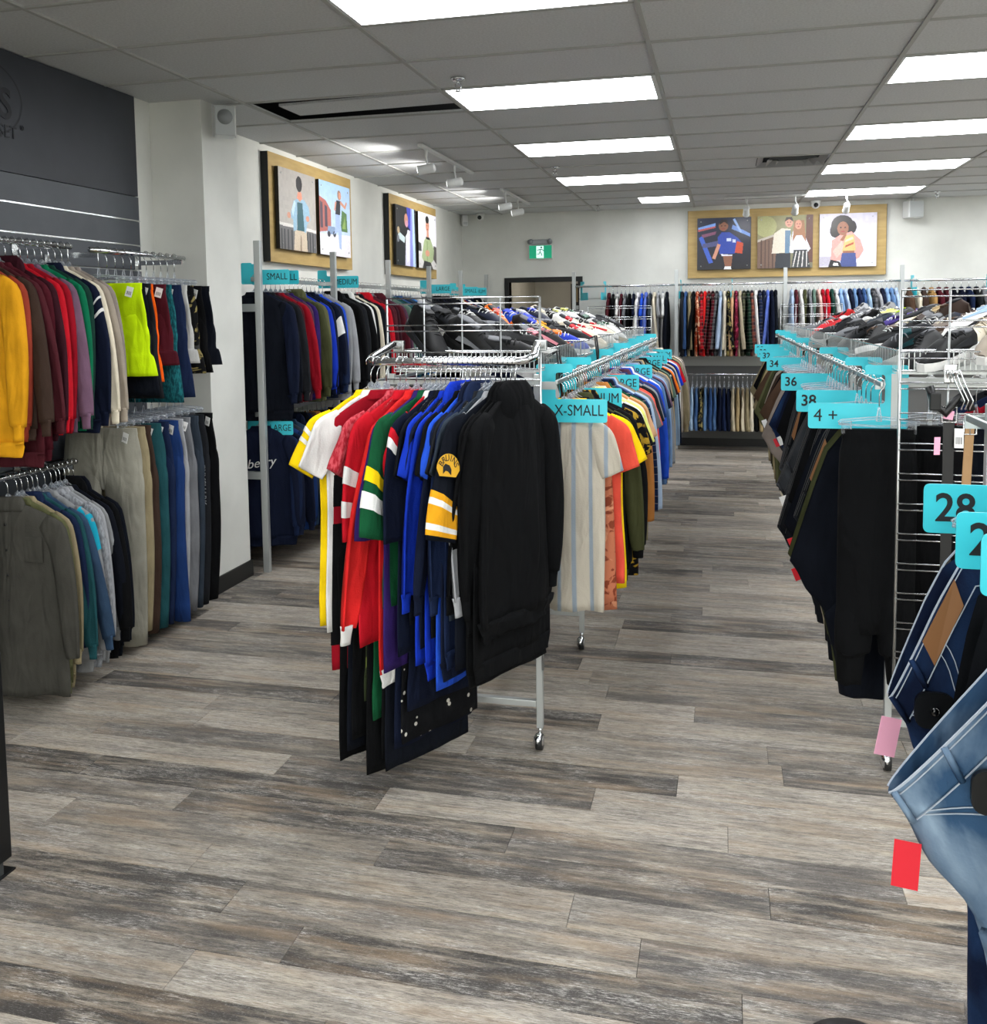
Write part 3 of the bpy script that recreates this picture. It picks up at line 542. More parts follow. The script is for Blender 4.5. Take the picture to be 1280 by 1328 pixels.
def sleeve_sec(w, kind, sw, t):
    z = Z0
    if kind == 'long':
        return [(w*.60, z-.10, w*.78, z-.042, t*.7), (w-.055, z-.19, w+.018, z-.085, t), (w-.045, z-.27, w+.04, z-.17, t*1.08), (w-.035, z-.37, w-.035+sw*1.7, z-.32, t*1.1), (w-.028, z-.48, w-.028+sw*1.6, z-.46, t*1.05), (w-.02, z-.60, w-.02+sw*1.35, z-.59, t*.95), (w-.012, z-.66, w-.012+sw*1.1, z-.66, t*.8)]
    if kind == 'three':
        return [(w*.60, z-.10, w*.78, z-.042, t*.7), (w-.075, z-.2, w+.02, z-.085, t), (w-.075, z-.28, w+.055, z-.2, t*1.2), (w-.065, z-.38, w+.08, z-.34, t*1.25), (w-.055, z-.47, w+.085, z-.46, t*1.1)]
    return [(w*.60, z-.10, w*.78, z-.042, t*.7), (w-.06, z-.18, w+.022, z-.085, t), (w-.045, z-.235, w+.05, z-.16, t*1.15), (w-.02, z-.285, w-.02+sw*1.45, z-.245, t*1.1)]
NV = 4
HANG = {}
def hanger_meshes():
    hk = MB().tube([(.016, 0, -.008), (.0175, 0, .006), (.009, 0, .0165), (-.004, 0, .0185), (-.015, 0, .011), (-.0185, 0, -.003), (-.014, 0, -.016), (-.004, 0, -.028), (0, 0, -.042), (0, 0, -.082)], .0021, 5).me('hook')
    sh = MB()
    for s in (-1, 1):
        sh.tube([(0, 0, -.085), (s*.045, 0, -.106), (s*.10, 0, -.140), (s*.15, 0, -.178)], [.007, .004, .003, .003], 6)
    sh.tube([(0, 0, -.075), (0, 0, -.1)], [.008, .013], 8).sphere((0, 0, -.083), .013, 8, 6, (1.1, .7, 1))
    cl = MB().tube([(-.135, 0, -.14), (-.125, 0, -.133), (0, 0, -.122), (.125, 0, -.133), (.135, 0, -.14)], .006, 6).tube([(0, 0, -.085), (0, 0, -.135)], [.004, .011], 8)
    cl.tube([(-.135, 0, -.145), (0, 0, -.153), (.135, 0, -.145)], .004, 5)
    cp = MB().bbox(-.016, .016, -.012, .012, -.18, -.133, .003).tube([(-.012, -.014, -.145), (.012, -.014, -.145)], .003, 5).me('clip')
    return hk, sh.me('hanger_arms'), cl.me('hanger_bar'), cp
HK, HSH, HCL, HCP = hanger_meshes()
def hanger(loc, rz, kind, label, group, tilt=0):
    t = thing('clip_hanger' if kind == 'clip' else 'clothes_hanger', label, 'hanger', loc, rz, group)
    ob('hook', HK, CHROME, t)
    if kind == 'clip':
        b_ = ob('hanger_bar', HCL, CLEAR, t)
        for s in (-.108, .108): ob('clip', HCP, CLEAR, b_, (s, 0, 0))
    else: ob('hanger_arms', HSH, CLEAR, t)
    return t
def top(kind, color, opts, label, group, loc, rz, cat=None):
    w, L, t, sl_, sw = TOPS[kind]; t = min(t, opts.get('tmax', 1)); sd = opts.get('seed', random.randrange(NV)); L = opts.get('L', L); w = opts.get('w', w)
    nm = {'tee': 'tshirt'}.get(kind, kind)
    g = thing(nm, label, cat or {'tee': 't-shirt'}.get(kind, kind), loc, rz, group); M_ = cloth(color)
    key = (kind, L, w, sd, t, opts.get('fold', .012), opts.get('flare', 1.04))
    ob('torso', lme(('torso',)+key, body_sec(w, L, t, opts.get('flare', 1.04)), n=22, rows=18, fold=opts.get('fold', .012), nf=2.2, seed=sd+11), cloth(opts['body']) if 'body' in opts else M_, g)
    if sl_:
        ss = sleeve_sec(w, sl_, sw, t*1.02); kz = opts.get('sl', 1.0); ss = [(a_, Z0+(b_-Z0)*kz, c_, Z0+(d_-Z0)*kz, e_) for a_, b_, c_, d_, e_ in ss]
        sme = lme(('sleeve', kz)+key, ss, n=16, rows=14, fold=.008, nf=1.2, seed=sd+31)
        px, pz = w*.8, Z0-.07
        for s in (1, -1):
            # pivot at the shoulder so that a sleeve can swing
            ang = opts.get('swing', random.uniform(-.05, .10)) if s > 0 else random.uniform(-.04, .04)
            yw = opts.get('sy', random.uniform(-.10, .10)) if s > 0 else 0
            piv = Matrix.Translation((s*px, 0, pz)) @ Matrix.Rotation(-ang*s, 4, 'Y') @ Matrix.Rotation(yw, 4, 'X') @ Matrix.Translation((-s*px, 0, -pz)) @ Matrix.Rotation(PI if s < 0 else 0, 4, 'Z')
            so = ob('sleeve', sme, cloth(opts['sleeve']) if 'sleeve' in opts else M_, g); so.matrix_local = piv
            if sl_ == 'long' and kind in ('sweatshirt', 'hoodie', 'jacket', 'sweater'):
                e = ss[-1]; cz = Z0-.655*kz; cw = sw*.62
                cs = [(e[0]+.004, cz+.005, e[2]-.002, cz+.005, t*.72), (e[0]+.008, cz-.03, e[2]-.01, cz-.03, t*.62), (e[0]+.008, cz-.062, e[2]-.012, cz-.062, t*.6)]
                ob('cuff', lme(('cuff', kind, L, w, kz, t), cs, n=14, rows=4, fold=.0), cloth(opts['cuff']) if 'cuff' in opts else M_, so)
            for k, (va, vb, bc) in enumerate(opts.get('bands', [])):
                ob('stripe_band', lme(('band', va, vb, kz)+key, ss, n=16, rows=3, fold=.008, nf=1.2, seed=sd+31, v0=va, v1=vb, grow=.0022, cap0=False, cap1=False), cloth(bc), so)
    z = Z0
    if kind == 'hoodie' or opts.get('hood'):
        hq = min(1, t/.022)
        ob('hood', lme(('hood', hq), [(-.06, z+.05, .06, z+.05, .012*hq, 0), (-.09, z+.02, .09, z+.02, .026*hq, 0), (-.10, z-.03, .10, z-.03, .032*hq, 0), (-.09, z-.09, .09, z-.09, .03*hq, -.012*hq), (-.05, z-.13, .05, z-.13, .018*hq, -.022*hq)], n=16, rows=10, fold=.004), M_, g)
    elif kind in ('shirt', 'jacket', 'coat', 'cardigan', 'blouse'):
        ob('collar', lme('collar', [(-.062, z+.032, .062, z+.032, .014), (-.075, z+.01, .075, z+.01, .022), (-.085, z-.03, .085, z-.03, .022)], n=16, rows=5, fold=.0), cloth(opts['collar']) if 'collar' in opts else M_, g)
    elif kind in ('sweatshirt', 'tee', 'jersey', 'sweater', 'vest'):
        ob('neckband', lme('neckband', [(-.06, z+.018, .06, z+.018, .012), (-.07, z+.002, .07, z+.002, .018), (-.078, z-.016, .078, z-.016, .019)], n=16, rows=4, fold=0), cloth(opts['neck']) if 'neck' in opts else M_, g)
    if kind in ('sweatshirt', 'hoodie', 'jacket', 'sweater'):
        wb = w*opts.get('flare', 1.04); ob('hem_band', lme(('hem', w, L, sd, t, opts.get('fold', .012)), [(-wb, z-L+.015, wb, z-L+.015, t*.86), (-wb*.96, z-L-.03, wb*.96, z-L-.03, t*.76), (-wb*.95, z-L-.05, wb*.95, z-L-.05, t*.74)], n=22, rows=4, fold=opts.get('fold', .012), nf=2.2, seed=sd+11), cloth(opts['hem']) if 'hem' in opts else M_, g)
    if kind in ('shirt', 'blouse', 'cardigan', 'jacket', 'coat'):
        ob('placket', lme(('placket', L, t), [(-.014, z-.03, .014, z-.03, .004, -min(.019, t)), (-.014, z-.3, .014, z-.3, .004, -t-.003), (-.014, z-L+.01, .014, z-L+.01, .004, -t)], n=8, rows=6, fold=0), M_, g)
    for k, (va, vb, bc) in enumerate(opts.get('bbands', [])):
        ob('stripe_band', lme(('bband', va, vb)+key, body_sec(w, L, t, opts.get('flare', 1.04)), n=22, rows=3, fold=opts.get('fold', .012), nf=2.2, seed=sd+11, v0=va, v1=vb, grow=.002, cap0=False, cap1=False), cloth(bc), g)
    return g
def tagcard(g, mat, x, z, y, w_=.03, h=.045, ang=.3, name='price_tag'):
    c = MB().box(-w_/2, w_/2, -.0008, .0008, -h, 0).ob(name, mat, g, (x, y, z), (random.uniform(-.2, .1), ang, random.uniform(-.4, .4)))
    if mat is PAPER:
        m_ = MB()
        for k in range(7): m_.box(-w_*.36+k*w_*.11, -w_*.36+k*w_*.11+w_*(.03+.03*(k % 2)), -.0012, -.001, -h*.8, -h*.45)
        m_.ob('barcode', INK, c)
    return c
def pants(kind, color, opts, label, group, loc, rz):
    g = thing(kind, label, kind, loc, rz, group); M_ = cloth(color); sd = opts.get('seed', random.randrange(NV))
    z = -.163; L = opts.get('L', {'trousers': 1.06, 'jeans': 1.02, 'shorts': .46, 'skirt': .7}[kind]); w = opts.get('w', .18); d = opts.get('droop', 0); t = min(opts.get('t', .018), opts.get('tmax', 1)*1.1); c = opts.get('crotch', .28); ext = opts.get('ext', w)
    key = (kind, L, w, d, ext, t, sd)
    def P(xl, xr, zl, zr, tt): return (xl, z-zl, xr, z-zr, tt)
    if d:   # held by two clips, the spare waist on the aisle side sags over the second clip
        cx = opts.get('cx', .12); tx, tz = ext, z-d; B = -z+L
        hip = [((-.13, z), (cx, z-.012), (tx, tz), t), ((-.14, z-.045), (cx-.015, z-.07), (tx-.03, tz-.045), t*1.1), ((-.15, z-.18), (cx-.035, z-.27), (tx*.78, tz-.11), t*1.15), ((-.15, z-.34), (cx-.05, z-.30-d*.45), (tx*.55, tz-.19), t*1.1), ((-.145, z-.5), (cx-.07, z-.46-d*.45), (tx*.45, tz-.32), t)]
        zb = min(z-L, tz-.36)
        l1 = [((-.15, z-.34), (-.01, z-.42-d*.2), (tx*.55, tz-.2), t*.9), ((-.145, z-.55), (-.03, z-.62-d*.1), (tx*.42, tz-.34), t), ((-.135, (zb+z-.5)/2), (-.03, (zb+z-.6)/2), (tx*.38, (zb+tz-.3)/2), t), ((-.12, zb+.02), (-.03, zb), (tx*.34, zb+.01), t*.9)]
        ob('seat', lme(('seat', cx)+key, hip, n=30, rows=16, fold=.006, nf=1.6, seed=sd, cap0=False), M_, g)
        ob('leg', lme(('leg', cx)+key, l1, n=18, rows=14, fold=.012, nf=1.5, seed=sd+3), M_, g, (0, t*.5, 0))
        ob('leg', lme(('legb', cx)+key, l1, n=18, rows=14, fold=.012, nf=1.5, seed=sd+5), M_, g, (-.012, -t*.5, .02))
        ob('waistband', lme(('wb', cx)+key, hip, n=30, rows=4, fold=.006, nf=1.6, seed=sd, v0=0, v1=.24, grow=.0028, cap0=False, cap1=False), cloth(opts['band']) if 'band' in opts else M_, g)
        if opts.get('detail'): jeans_detail(g, hip, t, opts, M_, sd)
        return g
    hip = [P(-w, w, 0, 0, t*.8), P(-w*1.02, w*1.02, .045, .045, t*.9), P(-w*1.1, w*1.1, .15, .15, t*1.2), P(-w*1.1, w*1.1, c-.02, c-.02, t*1.1), P(-w*1.0, w*1.0, c+.03, c+.03, t*.55)]
    if kind == 'skirt':
        hip[3:] = [P(-w*1.2, w*1.2, L*.6, L*.6, t*1.3), P(-w*1.25, w*1.25, L, L, t*1.2)]
    ob('seat', lme(('seat',)+key, hip, n=24, rows=12, fold=.008, nf=2.4, seed=sd), M_, g)
    if kind != 'skirt':
        lw = opts.get('leg', .92)
        for s in (1, -1):
            e = [P(.0, w*1.0, c-.13, c-.13, t*.7), P(.004, w*1.135, c-.03, c-.03, t*1.22), P(.012, w*1.13, c+.06 if kind == 'shorts' else c+.1, c+.06 if kind == 'shorts' else c+.1, t*1.3), P(.03 if kind != 'shorts' else .005, w*(1.1 if kind != 'shorts' else 1.2), (c+L)/2, (c+L)/2, t*1.3), P(.045 if kind != 'shorts' else .0, w*lw if kind != 'shorts' else w*1.28, L, L, t*1.15)]
            if s < 0: e = [(-q[2], q[3], -q[0], q[1], q[4]) for q in e]
            ob('leg', lme(('leg', s)+key, e, n=16, rows=14, fold=.01, nf=1.6, seed=sd+7+s), M_, g)
    ob('waistband', lme(('wb',)+key, hip, n=24, rows=3, fold=.008, nf=2.4, seed=sd, v0=0, v1=.2, grow=.0025, cap0=False, cap1=False), cloth(opts['band']) if 'band' in opts else M_, g)
    if 'tag' in opts: tagcard(g, opts['tag'], w*random.uniform(.8, .98), z-.02, -t-.014, .034, .05)
    if 'rtag' in opts: tagcard(g, opts['rtag'], w*1.02, z-.4, -.01, .03, .05, .5)
    return g
THREAD = plain('pale_stitching', '#a9b4c2', .8); LEATHER = plain('tan_leather_patch', '#84582f', .6)
def jeans_detail(g, hip, t, opts, M_, sd):
    "stitching, loops, leather patch and security tag on jeans seen close up, on the +y face of the garment"
    ring_, _ = loft(hip, n=120, rows=64, fold=.006, nf=1.6, seed=sd, cap0=False)
    def pt(u, v, off=.004, back=False):
        best = None; row = ring_[int(round(v/(len(hip)-1)*64))*120:][:120]; half = row[60:][::-1] if back else row[:61][::-1]
        k = u*(len(half)-1); i = min(int(k), len(half)-2); f = k-i; a, b_ = Vector(half[i]), Vector(half[i+1]); q = a.lerp(b_, f); q.y += -off if back else off
        return q
    st = MB()
    for bk in (False, True): st.tube([pt(.03+.94*k/28, 0, .003, bk) for k in range(29)], .0022, 4)
    st.tube([pt(.04+.92*k/28, .24, .0035) for k in range(29)], .0012, 4).tube([pt(.04+.92*k/28, .97, .0045) for k in range(29)], .0013, 4)
    for k0 in (0, .025): st.tube([pt(.86-.035*k-k0, 1.0+.13*k) for k in range(10)], .0011, 4).tube([pt(.60-.012*k+k0, 1.0+.2*k) for k in range(12)], .0011, 4)
    st.tube([pt(.5-.03*k, 1.9+.03*k*k) for k in range(7)], .0012, 4)
    st.ob('stitching', THREAD if not opts.get('dark') else plain('dark_stitching', '#3a3a3c', .8), g)
    for u in (.28, .72, .92):
        m2 = MB(); p0, p1 = pt(u, 0, .005), pt(u, 1.02, .007); m2.tube([p0, p0.lerp(p1, .5)+Vector((0, .005, 0)), p1], .0055, 6); m2.ob('belt_loop', M_, g)
    if opts.get('patch'):
        p = [pt(u, v, .006) for u, v in ((.53, .12), (.66, .12), (.66, .92), (.53, .92))]; up = Vector((0, .003, 0))
        MB().add([q[:] for q in p]+[(q+up)[:] for q in p], [(0, 1, 2, 3), (4, 7, 6, 5), (0, 4, 5, 1), (1, 5, 6, 2), (2, 6, 7, 3), (3, 7, 4, 0)]).ob('leather_patch', LEATHER, g)
    if opts.get('sec'):
        c = pt(opts['sec'][0], opts['sec'][1], .012); b_ = MB(); R_ = .034
        pl = [(c.x+R_*math.copysign(abs(math.cos(a))**.6, math.cos(a)), c.z+R_*math.copysign(abs(math.sin(a))**.6, math.sin(a))) for a in [2*PI*k/24 for k in range(24)]]
        b_.prism(pl, c.y-.004, c.y+.004); so = b_.ob('security_tag', BLACKP, g)
        MB().sphere((c.x, c.y+.006, c.z), .009, 10, 6, (1, .8, 1)).ob('pin_dome', plain('glossy_black', '#050506', .12), so)
KINDW = {'tee': 'tee'}
def fill_rail(items, p0, p1, rz, phrase, group, jit=.06, hang=None, ends=('', '')):
    """items: 'colour kind' strings or (string, opts); spread evenly from p0 to p1 (points on the rail axis)"""
    n = len(items); its = [(i, {}) if isinstance(i, str) else i for i in items]
    p0, p1 = Vector(p0), Vector(p1); out = []; pos = [o.get('at', (k/(n-1) if n > 1 else 0))*(p1-p0).length for k, (s, o) in enumerate(its)]
    for k, (s, o) in enumerate(its):
        *cw, kind = s.split(); col = ' '.join(cw)
        o = dict(o); p = p0.lerp(p1, o.get('at', (k/(n-1) if n > 1 else 0)))
        def nm(q): return its[q][0]
        kn = {'tee': 't-shirt'}.get(kind, kind)
        adj = o.get('say', col)
        if 'label' in o: lab = o['label']
        else:
            a = its[k-1][1].get('say', ' '.join(its[k-1][0].split()[:-1])) if k else None; b_ = its[k+1][1].get('say', ' '.join(its[k+1][0].split()[:-1])) if k < n-1 else None
            if a and b_: lab = f'{adj} {kn} between {a} and {b_} neighbours {phrase}'
            elif b_: lab = f'{adj} {kn} first in line next to {b_} {phrase}'
            else: lab = f'{adj} {kn} last in line next to {a} {phrase}'
        gaps = [abs(pos[k]-pos[q]) for q in (k-1, k+1) if 0 <= q < n]; gap = (sum(gaps)/len(gaps) if gaps else .2)*math.cos(o.get('yaw', 0))
        jj = min(jit, gap*.9); r = rz+o.get('yaw', random.uniform(-jj, jj)); o.setdefault('tmax', round(max(.008, gap*.40), 3)); o.setdefault('fold', round(min(.012, gap*.22), 4))
        hk = 'clip' if kind in ('trousers', 'jeans', 'shorts', 'skirt') else 'shoulder'
        hanger(p, r, hk, f'clear {"clip" if hk == "clip" else "shoulder"} hanger holding the {adj} {kn} {phrase}', 'hangers '+phrase)
        f = pants if hk == 'clip' else top
        g = f(kind, col, o, lab, group, p, r); out.append(g)
        if hk != 'clip' and 'ptag' in o: tagcard(g, PAPER, .06, Z0-.06, -.04)
    return out
# ------------------------------------------------------------------ fixtures
def wall_rail(lab, x, y0, y1, z, wall):
    t = thing('hang_rail', lab, 'clothes rail', (x, y0, z))
    MB().tube([(0, 0, 0), (0, y1-y0, 0)], .0135, 12).ob('rail_tube', CHROME, t)
    for yy in (.06, y1-y0-.02):
        MB().box(wall-x, .0, yy-.004, yy+.004, -.035, -.008).box(wall-x, wall-x+.006, yy-.02, yy+.02, -.06, .02).ob('bracket', CHROME, t)
    return t
wall_rail('chrome hang rail for sweatshirts at the top of the slat wall', -3.0, 2.6, 3.86, 2.03, XL+.034)
wall_rail('chrome hang rail for shorts at the top of the slat wall', -3.0, 4.0, 4.82, 2.025, XL+.034)
wall_rail('chrome hang rail for long trousers beside the pillar', -3.0, 3.98, 4.82, 1.31, XL+.034)
wall_rail('chrome hang rail for shirts low on the slat wall', -2.98, 2.6, 3.80, 1.015, XL+.034)
RX = -2.98
def wall_post(x, y, z, lab, grp, back):
    t = thing('wall_post', lab, 'post', (x, y, 0), 0, grp)
    MB().bbox(-.022, .022, -.016, .016, 0, z, .002).ob('upright', GREYMETAL, t)
    for zz in (.62, 1.72):
        (MB().box(back[0]-x, -.02, -.012, .012, zz, zz+.05) if back[0] else MB().box(-.012, .012, .014, back[1]-y, zz, zz+.05)).ob('wall_arm', GREYMETAL, t)
PY_ = [5.55, 6.76, 7.98, 9.18, 10.37, 11.56]
for i, y in enumerate(PY_):
    wall_post(-2.92, y, 2.175, 'grey steel display post on the left wall '+['next to the white pillar', 'between silver-grey and black tops', 'between plum and sage tops', 'between charcoal tops', 'between black and cream tops', 'nearest the doorway'][i], 'posts along the left wall', (XL, 0))
for i in range(5):
    for z, nm in ((1.945, 'upper'), (1.06, 'lower')):
        y0, y1 = PY_[i], PY_[i+1]
        if nm == 'lower' and i > 3: continue
        t = thing('hang_rail', f'{nm} flat steel hang rail on the left wall carrying '+['navy and plum tops', 'black and red tops', 'teal and grey tops', 'black jackets', 'cream and rust tops'][i], 'clothes rail', (RX, y0, z), 0, f'{nm} rails along the left wall')
        MB().bbox(-.006, .006, .02, y1-y0-.02, -.03, .0, .002).ob('rail_bar', STEEL, t)
        for q_ in (.018, y1-y0-.03): MB().box(-.004, .06, q_, q_+.012, -.028, .0).ob('rail_bracket', STEEL, t)
# back wall bays
BX = [-1.8, -.55, .71, 1.99, 3.25]
for x, q_ in zip(BX, ['beside the doorway', 'left of the plaid shirts', 'under the couple poster', 'right of the poster board', 'far right']): wall_post(x, 11.58, 2.18, 'grey steel display post on the back wall '+q_, 'posts along the back wall', (0, YB))
for i in range(4):
    for z, nm in ((2.0, 'upper'), (.92, 'lower')):
        if nm == 'lower' and i != 1: continue
        t = thing('hang_rail', f'{nm} steel hang rail on the back wall carrying '+['tops beside the doorway', 'plaid shirts' if nm == 'upper' else 'shorts', 'blue shirts', 'brown jackets'][i], 'clothes rail', (BX[i], 11.55, z), 0, f'{nm} rails along the back wall')
        MB().tube([(.02, 0, 0), (BX[i+1]-BX[i]-.02, 0, 0)], .0125, 8).ob('rail_tube', CHROME, t)
for i in range(4):
    t = thing('back_panel', 'white slatted display panel on the back wall '+['beside the doorway', 'behind the plaid shirts', 'behind the blue shirts', 'behind the brown jackets'][i], 'wall panel', (BX[i], YB-.037, 0), 0, 'display panels on the back wall')
    W_ = BX[i+1]-BX[i]
    MB().box(.02, W_-.02, 0, .03, .1, 1.0).ob('grey_panel', plain('grey_board', '#6a6b6a', .6), t)
    for k in range(6): MB().box(.02, W_-.02, 0, .03, 1.004+k*.17, 1.168+k*.17).ob('slat', plain('white_slat', '#c6c8c4', .5), t)
# ------------------------------------------------------------------ wire grid, racks
def grid_panel(x, y, z0, z1, W_, lab, gap=.104):
    t = thing('wire_grid_panel', lab, 'grid panel', (x, y, 0))
    k = ('gh', W_)
    hm = GM.setdefault(k, MB().tube([(0, 0, 0), (W_, 0, 0)], .0028, 6).me('wire')); vm = GM.setdefault(('gv', z1-z0), MB().tube([(0, .006, 0), (0, .006, z1-z0)], .0036, 6).me('wire'))
    em = GM.setdefault(('ge', z1-z0), MB().tube([(0, .006, 0), (0, .006, z1-z0)], .0055, 6).me('edge_rod'))
    for i in range(5): ob('edge_rod' if i in (0, 4) else 'wire', em if i in (0, 4) else vm, STEEL, t, (W_*i/4, 0, z0))
    z = z1
    while z > z0+.02:
        ob('wire', hm, CHROME, t, (0, 0, z)); ob('wire', hm, CHROME, t, (0, 0, z-.022)); z -= gap
    return t
def caster(parent, x, y):
    c = MB().tube([(x, y, .055), (x, y, .09)], .009, 8).ob('caster', CHROME, parent)
    MB().cyl((x-.012, y-.012, .031), .03, .024, 16, 'x').ob('caster_wheel', plain('dark_rubber', '#1a1b1c', .5), c)
    MB().sphere((x-.004, y-.012, .037), .03, 12, 8, (.75, 1, 1)).ob('caster_hood', CHROME, c)
def rack(name, lab, xc, y0, y1, hw=.29, railz=1.43, out=.07, r0=.02):
    "two-sided rolling rack: uprights, feet, long rails on both sides"
    t = thing(name, lab, 'clothes rack', (xc, y0, 0)); Ly = y1-y0
    nn = max(1, round(Ly/1.2)); ys = [Ly*q/nn for q in range(nn+1)]
    for yy in ys:
        for s in (-1, 1):
            MB().bbox(s*hw-.0125, s*hw+.0125, yy-.0125, yy+.0125, .085, railz+.03, .002).ob('upright', GREYMETAL, t); caster(t, s*hw, yy)
        MB().bbox(-hw+.013, hw-.013, yy-.0125, yy+.0125, .168, .193, .002).ob('foot_bar', GREYMETAL, t)
        MB().bbox(-hw+.013, hw-.013, yy-.0125, yy+.0125, railz-.01, railz+.015, .002).ob('top_bar', GREYMETAL, t)
        for s in (-1, 1): MB().box(min(s*hw, s*(hw+out)), max(s*hw, s*(hw+out)), yy+.03-.004, yy+.03+.004, railz-.03, railz+.0).ob('rail_bracket', STEEL, t)
    MB().bbox(-.0125, .0125, .012, Ly-.012, .17, .192, .002).ob('spine_bar', GREYMETAL, t)
    for s in (-1, 1): MB().bbox(s*(hw+out)-.005, s*(hw+out)+.005, r0, Ly, railz-.010, railz+.006, .002).ob('hang_rail', STEEL, t)
    return t
CXC = -.97; CY0, CY1 = 3.46, 9.0
rack('clothes_rack', 'long two-sided rolling steel rack carrying shirts and size dividers', CXC, CY0, CY1)
RXC = .875; RY0, RY1 = 3.42, 10.2
rack('clothes_rack', 'long two-sided rolling steel rack carrying trousers and size dividers', RXC, RY0+.15, RY1, hw=.28, out=.06, r0=-.12)
rack('clothes_rack', 'short rolling steel rack carrying blue jeans', .86, .9, 2.3, hw=.27, out=.05, railz=1.445)
grid_panel(-1.27, CY0-.02, .32, 1.752, .605, 'chrome wire grid end panel behind the hanging jerseys')
grid_panel(.585, RY0-.02, .32, 1.752, .605, 'chrome wire grid end panel with belts hung on it')
grid_panel(-1.27, CY1+.03, 1.3, 1.74, .605, 'chrome wire grid panel at the doorway end of shirt rack')
grid_panel(.585, RY1+.03, 1.3, 1.74, .605, 'chrome wire grid panel at the back wall end of trouser rack')
def basket(xc, y0, y1, lab, hw=.29):
    t = thing('wire_basket', lab, 'wire basket', (xc, y0, 1.465)); Ly = y1-y0
    rim = MB()
    for z in (.012, .082): rim.tube([(-hw, 0, z), (hw, 0, z), (hw, Ly, z), (-hw, Ly, z), (-hw, 0, z)], .003, 6, False)
    rim.ob('rim', CHROME, t); wv = MB()
    k = 0; yy = .0
    while yy < Ly:
        for s in (-1, 1): wv.box(s*hw-.0005, s*hw+.0005, yy-.003, yy+.003, .0, .082)
        wv.box(-hw, hw, yy-.0012, yy+.0012, .0, .0025); yy += .032
    for i in range(34): xx = -hw+2*hw*i/33; wv.box(xx-.0015, xx+.0015, 0, .003, 0, .082); wv.box(xx-.0015, xx+.0015, Ly-.003, Ly, 0, .082)
    o = wv.ob('wire_lattice', STEEL, t); o['kind'] = 'stuff'
for i in range(4):
    basket(CXC, 3.49+i*1.22, 3.49+i*1.22+1.19, ['wire basket of black boots and shoes above the shirt rack', 'wire basket of bright running shoes above the shirt rack', 'wire basket of white shoes above the shirt rack', 'wire basket of mixed shoes above the doorway end of shirt rack'][i])
for i in range(5):
    basket(RXC, 3.45+i*1.22, 3.45+i*1.22+1.19, ['wire basket of white and black shoes behind the belt panel', 'wire basket of brown and purple shoes above the trouser rack', 'wire basket of grey and dark shoes above the trouser rack', 'wire basket of grey and red shoes above the trouser rack', 'wire basket above the trouser rack nearest the back wall'][i])
# face-out bars on the jersey end
FY = 3.12
t = thing('faceout_bar', 'chrome tubular face-out bar carrying the sports jerseys', 'clothes rail', (0, 0, 1.525))
MB().tube([(-1.22, CY0-.03, .045), (-1.22, CY0-.1, .05), (-1.235, FY+.06, .01), (-1.21, FY+.01, 0), (-1.17, FY, 0), (-.70, FY, 0), (-.66, FY+.01, .005), (-.635, FY+.06, .015), (-.66, CY0-.1, .05), (-.66, CY0-.03, .045)], .0145, 12).ob('bar_tube', CHROME, t)
for x in (-1.22, -.66): MB().bbox(x-.022, x+.022, CY0-.034, CY0-.012, .025, .065, .003).ob('grid_bracket', STEEL, t)
t = thing('faceout_bar', 'chrome tubular face-out bar carrying black garments under the jerseys', 'clothes rail', (0, 0, 1.06))
MB().tube([(-1.2, CY0-.03, 0), (-1.2, FY+.05, 0), (-1.17, FY+.02, 0), (-.74, FY+.02, 0), (-.71, FY+.05, 0), (-.71, CY0-.03, 0)], .0125, 10).ob('bar_tube', CHROME, t)
# size dividers
def divider(x, y, z, word, mirror, lab, size=None, xs=.8, tilt=0, reach=.175, slot=False):
    s = -1 if mirror else 1
    t = thing('size_divider', lab, 'size divider', (x, y, z), tilt)
    def rr(pts, r=.012):
        out = []; n = len(pts)
        for i in range(n):
            p, a, b_ = Vector(pts[i]), Vector(pts[i-1]), Vector(pts[(i+1) % n]); da, db = (a-p).normalized(), (b_-p).normalized()
            for k in range(5):
                f = k/4; q = p+da*r*(1-f)**2+db*r*f**2; out.append((q.x, q.y))
        return out
    pts = rr([(-.105, .06), (-.105, -.17), (reach, -.17), (reach, -.078), (-.028, -.078), (-.028, .026), (.04, .026), (.04, .06)])
    if slot: pts = rr([(-.105, .085), (-.105, -.055), (reach, -.055), (reach, .038), (-.03, .038), (-.03, .085)])
    pts = [(s*a, b_) for a, b_ in pts]
    MB().prism(pts if s > 0 else pts[::-1], -.0015, .0015).ob('divider_plate', TEAL, t)
    if word:
        sz = size or .062; me = text_mesh(word, sz, .0004, xs, 0, .0012 if word.isdigit() else 0)
        wdt = max(v.co.x for v in me.vertices)-min(v.co.x for v in me.vertices)
        cx = s*(reach-.012-wdt/2-.002) if not mirror else s*(reach-.02-wdt/2)
        ob('lettering', me, INK, t, (cx, -.0024, -.0085 if slot else -.124))
    return t
CRX = CXC+.36
for word, y in (('X-SMALL', 3.62), ('MEDIUM', 4.16), ('LARGE', 5.04), ('X-LARGE', 6.0), ('XX-LARGE', 7.0), ('X-SMALL', 7.65), ('MEDIUM', 8.35)):
    far_ = y > 7.3
    divider(CRX, y, 1.43, word, False, f'teal plastic size divider reading {word} on the shirt rack'+(' near its doorway end' if far_ else ' near the jerseys' if y < 5 and word != 'LARGE' else ''))
RRX = RXC-.34
NUMW = {'4 +': 'four plus', '38': 'thirty-eight', '36': 'thirty-six', '34': 'thirty-four', '32': 'thirty-two', '30': 'thirty', '28': 'twenty-eight', '29': 'twenty-nine'}
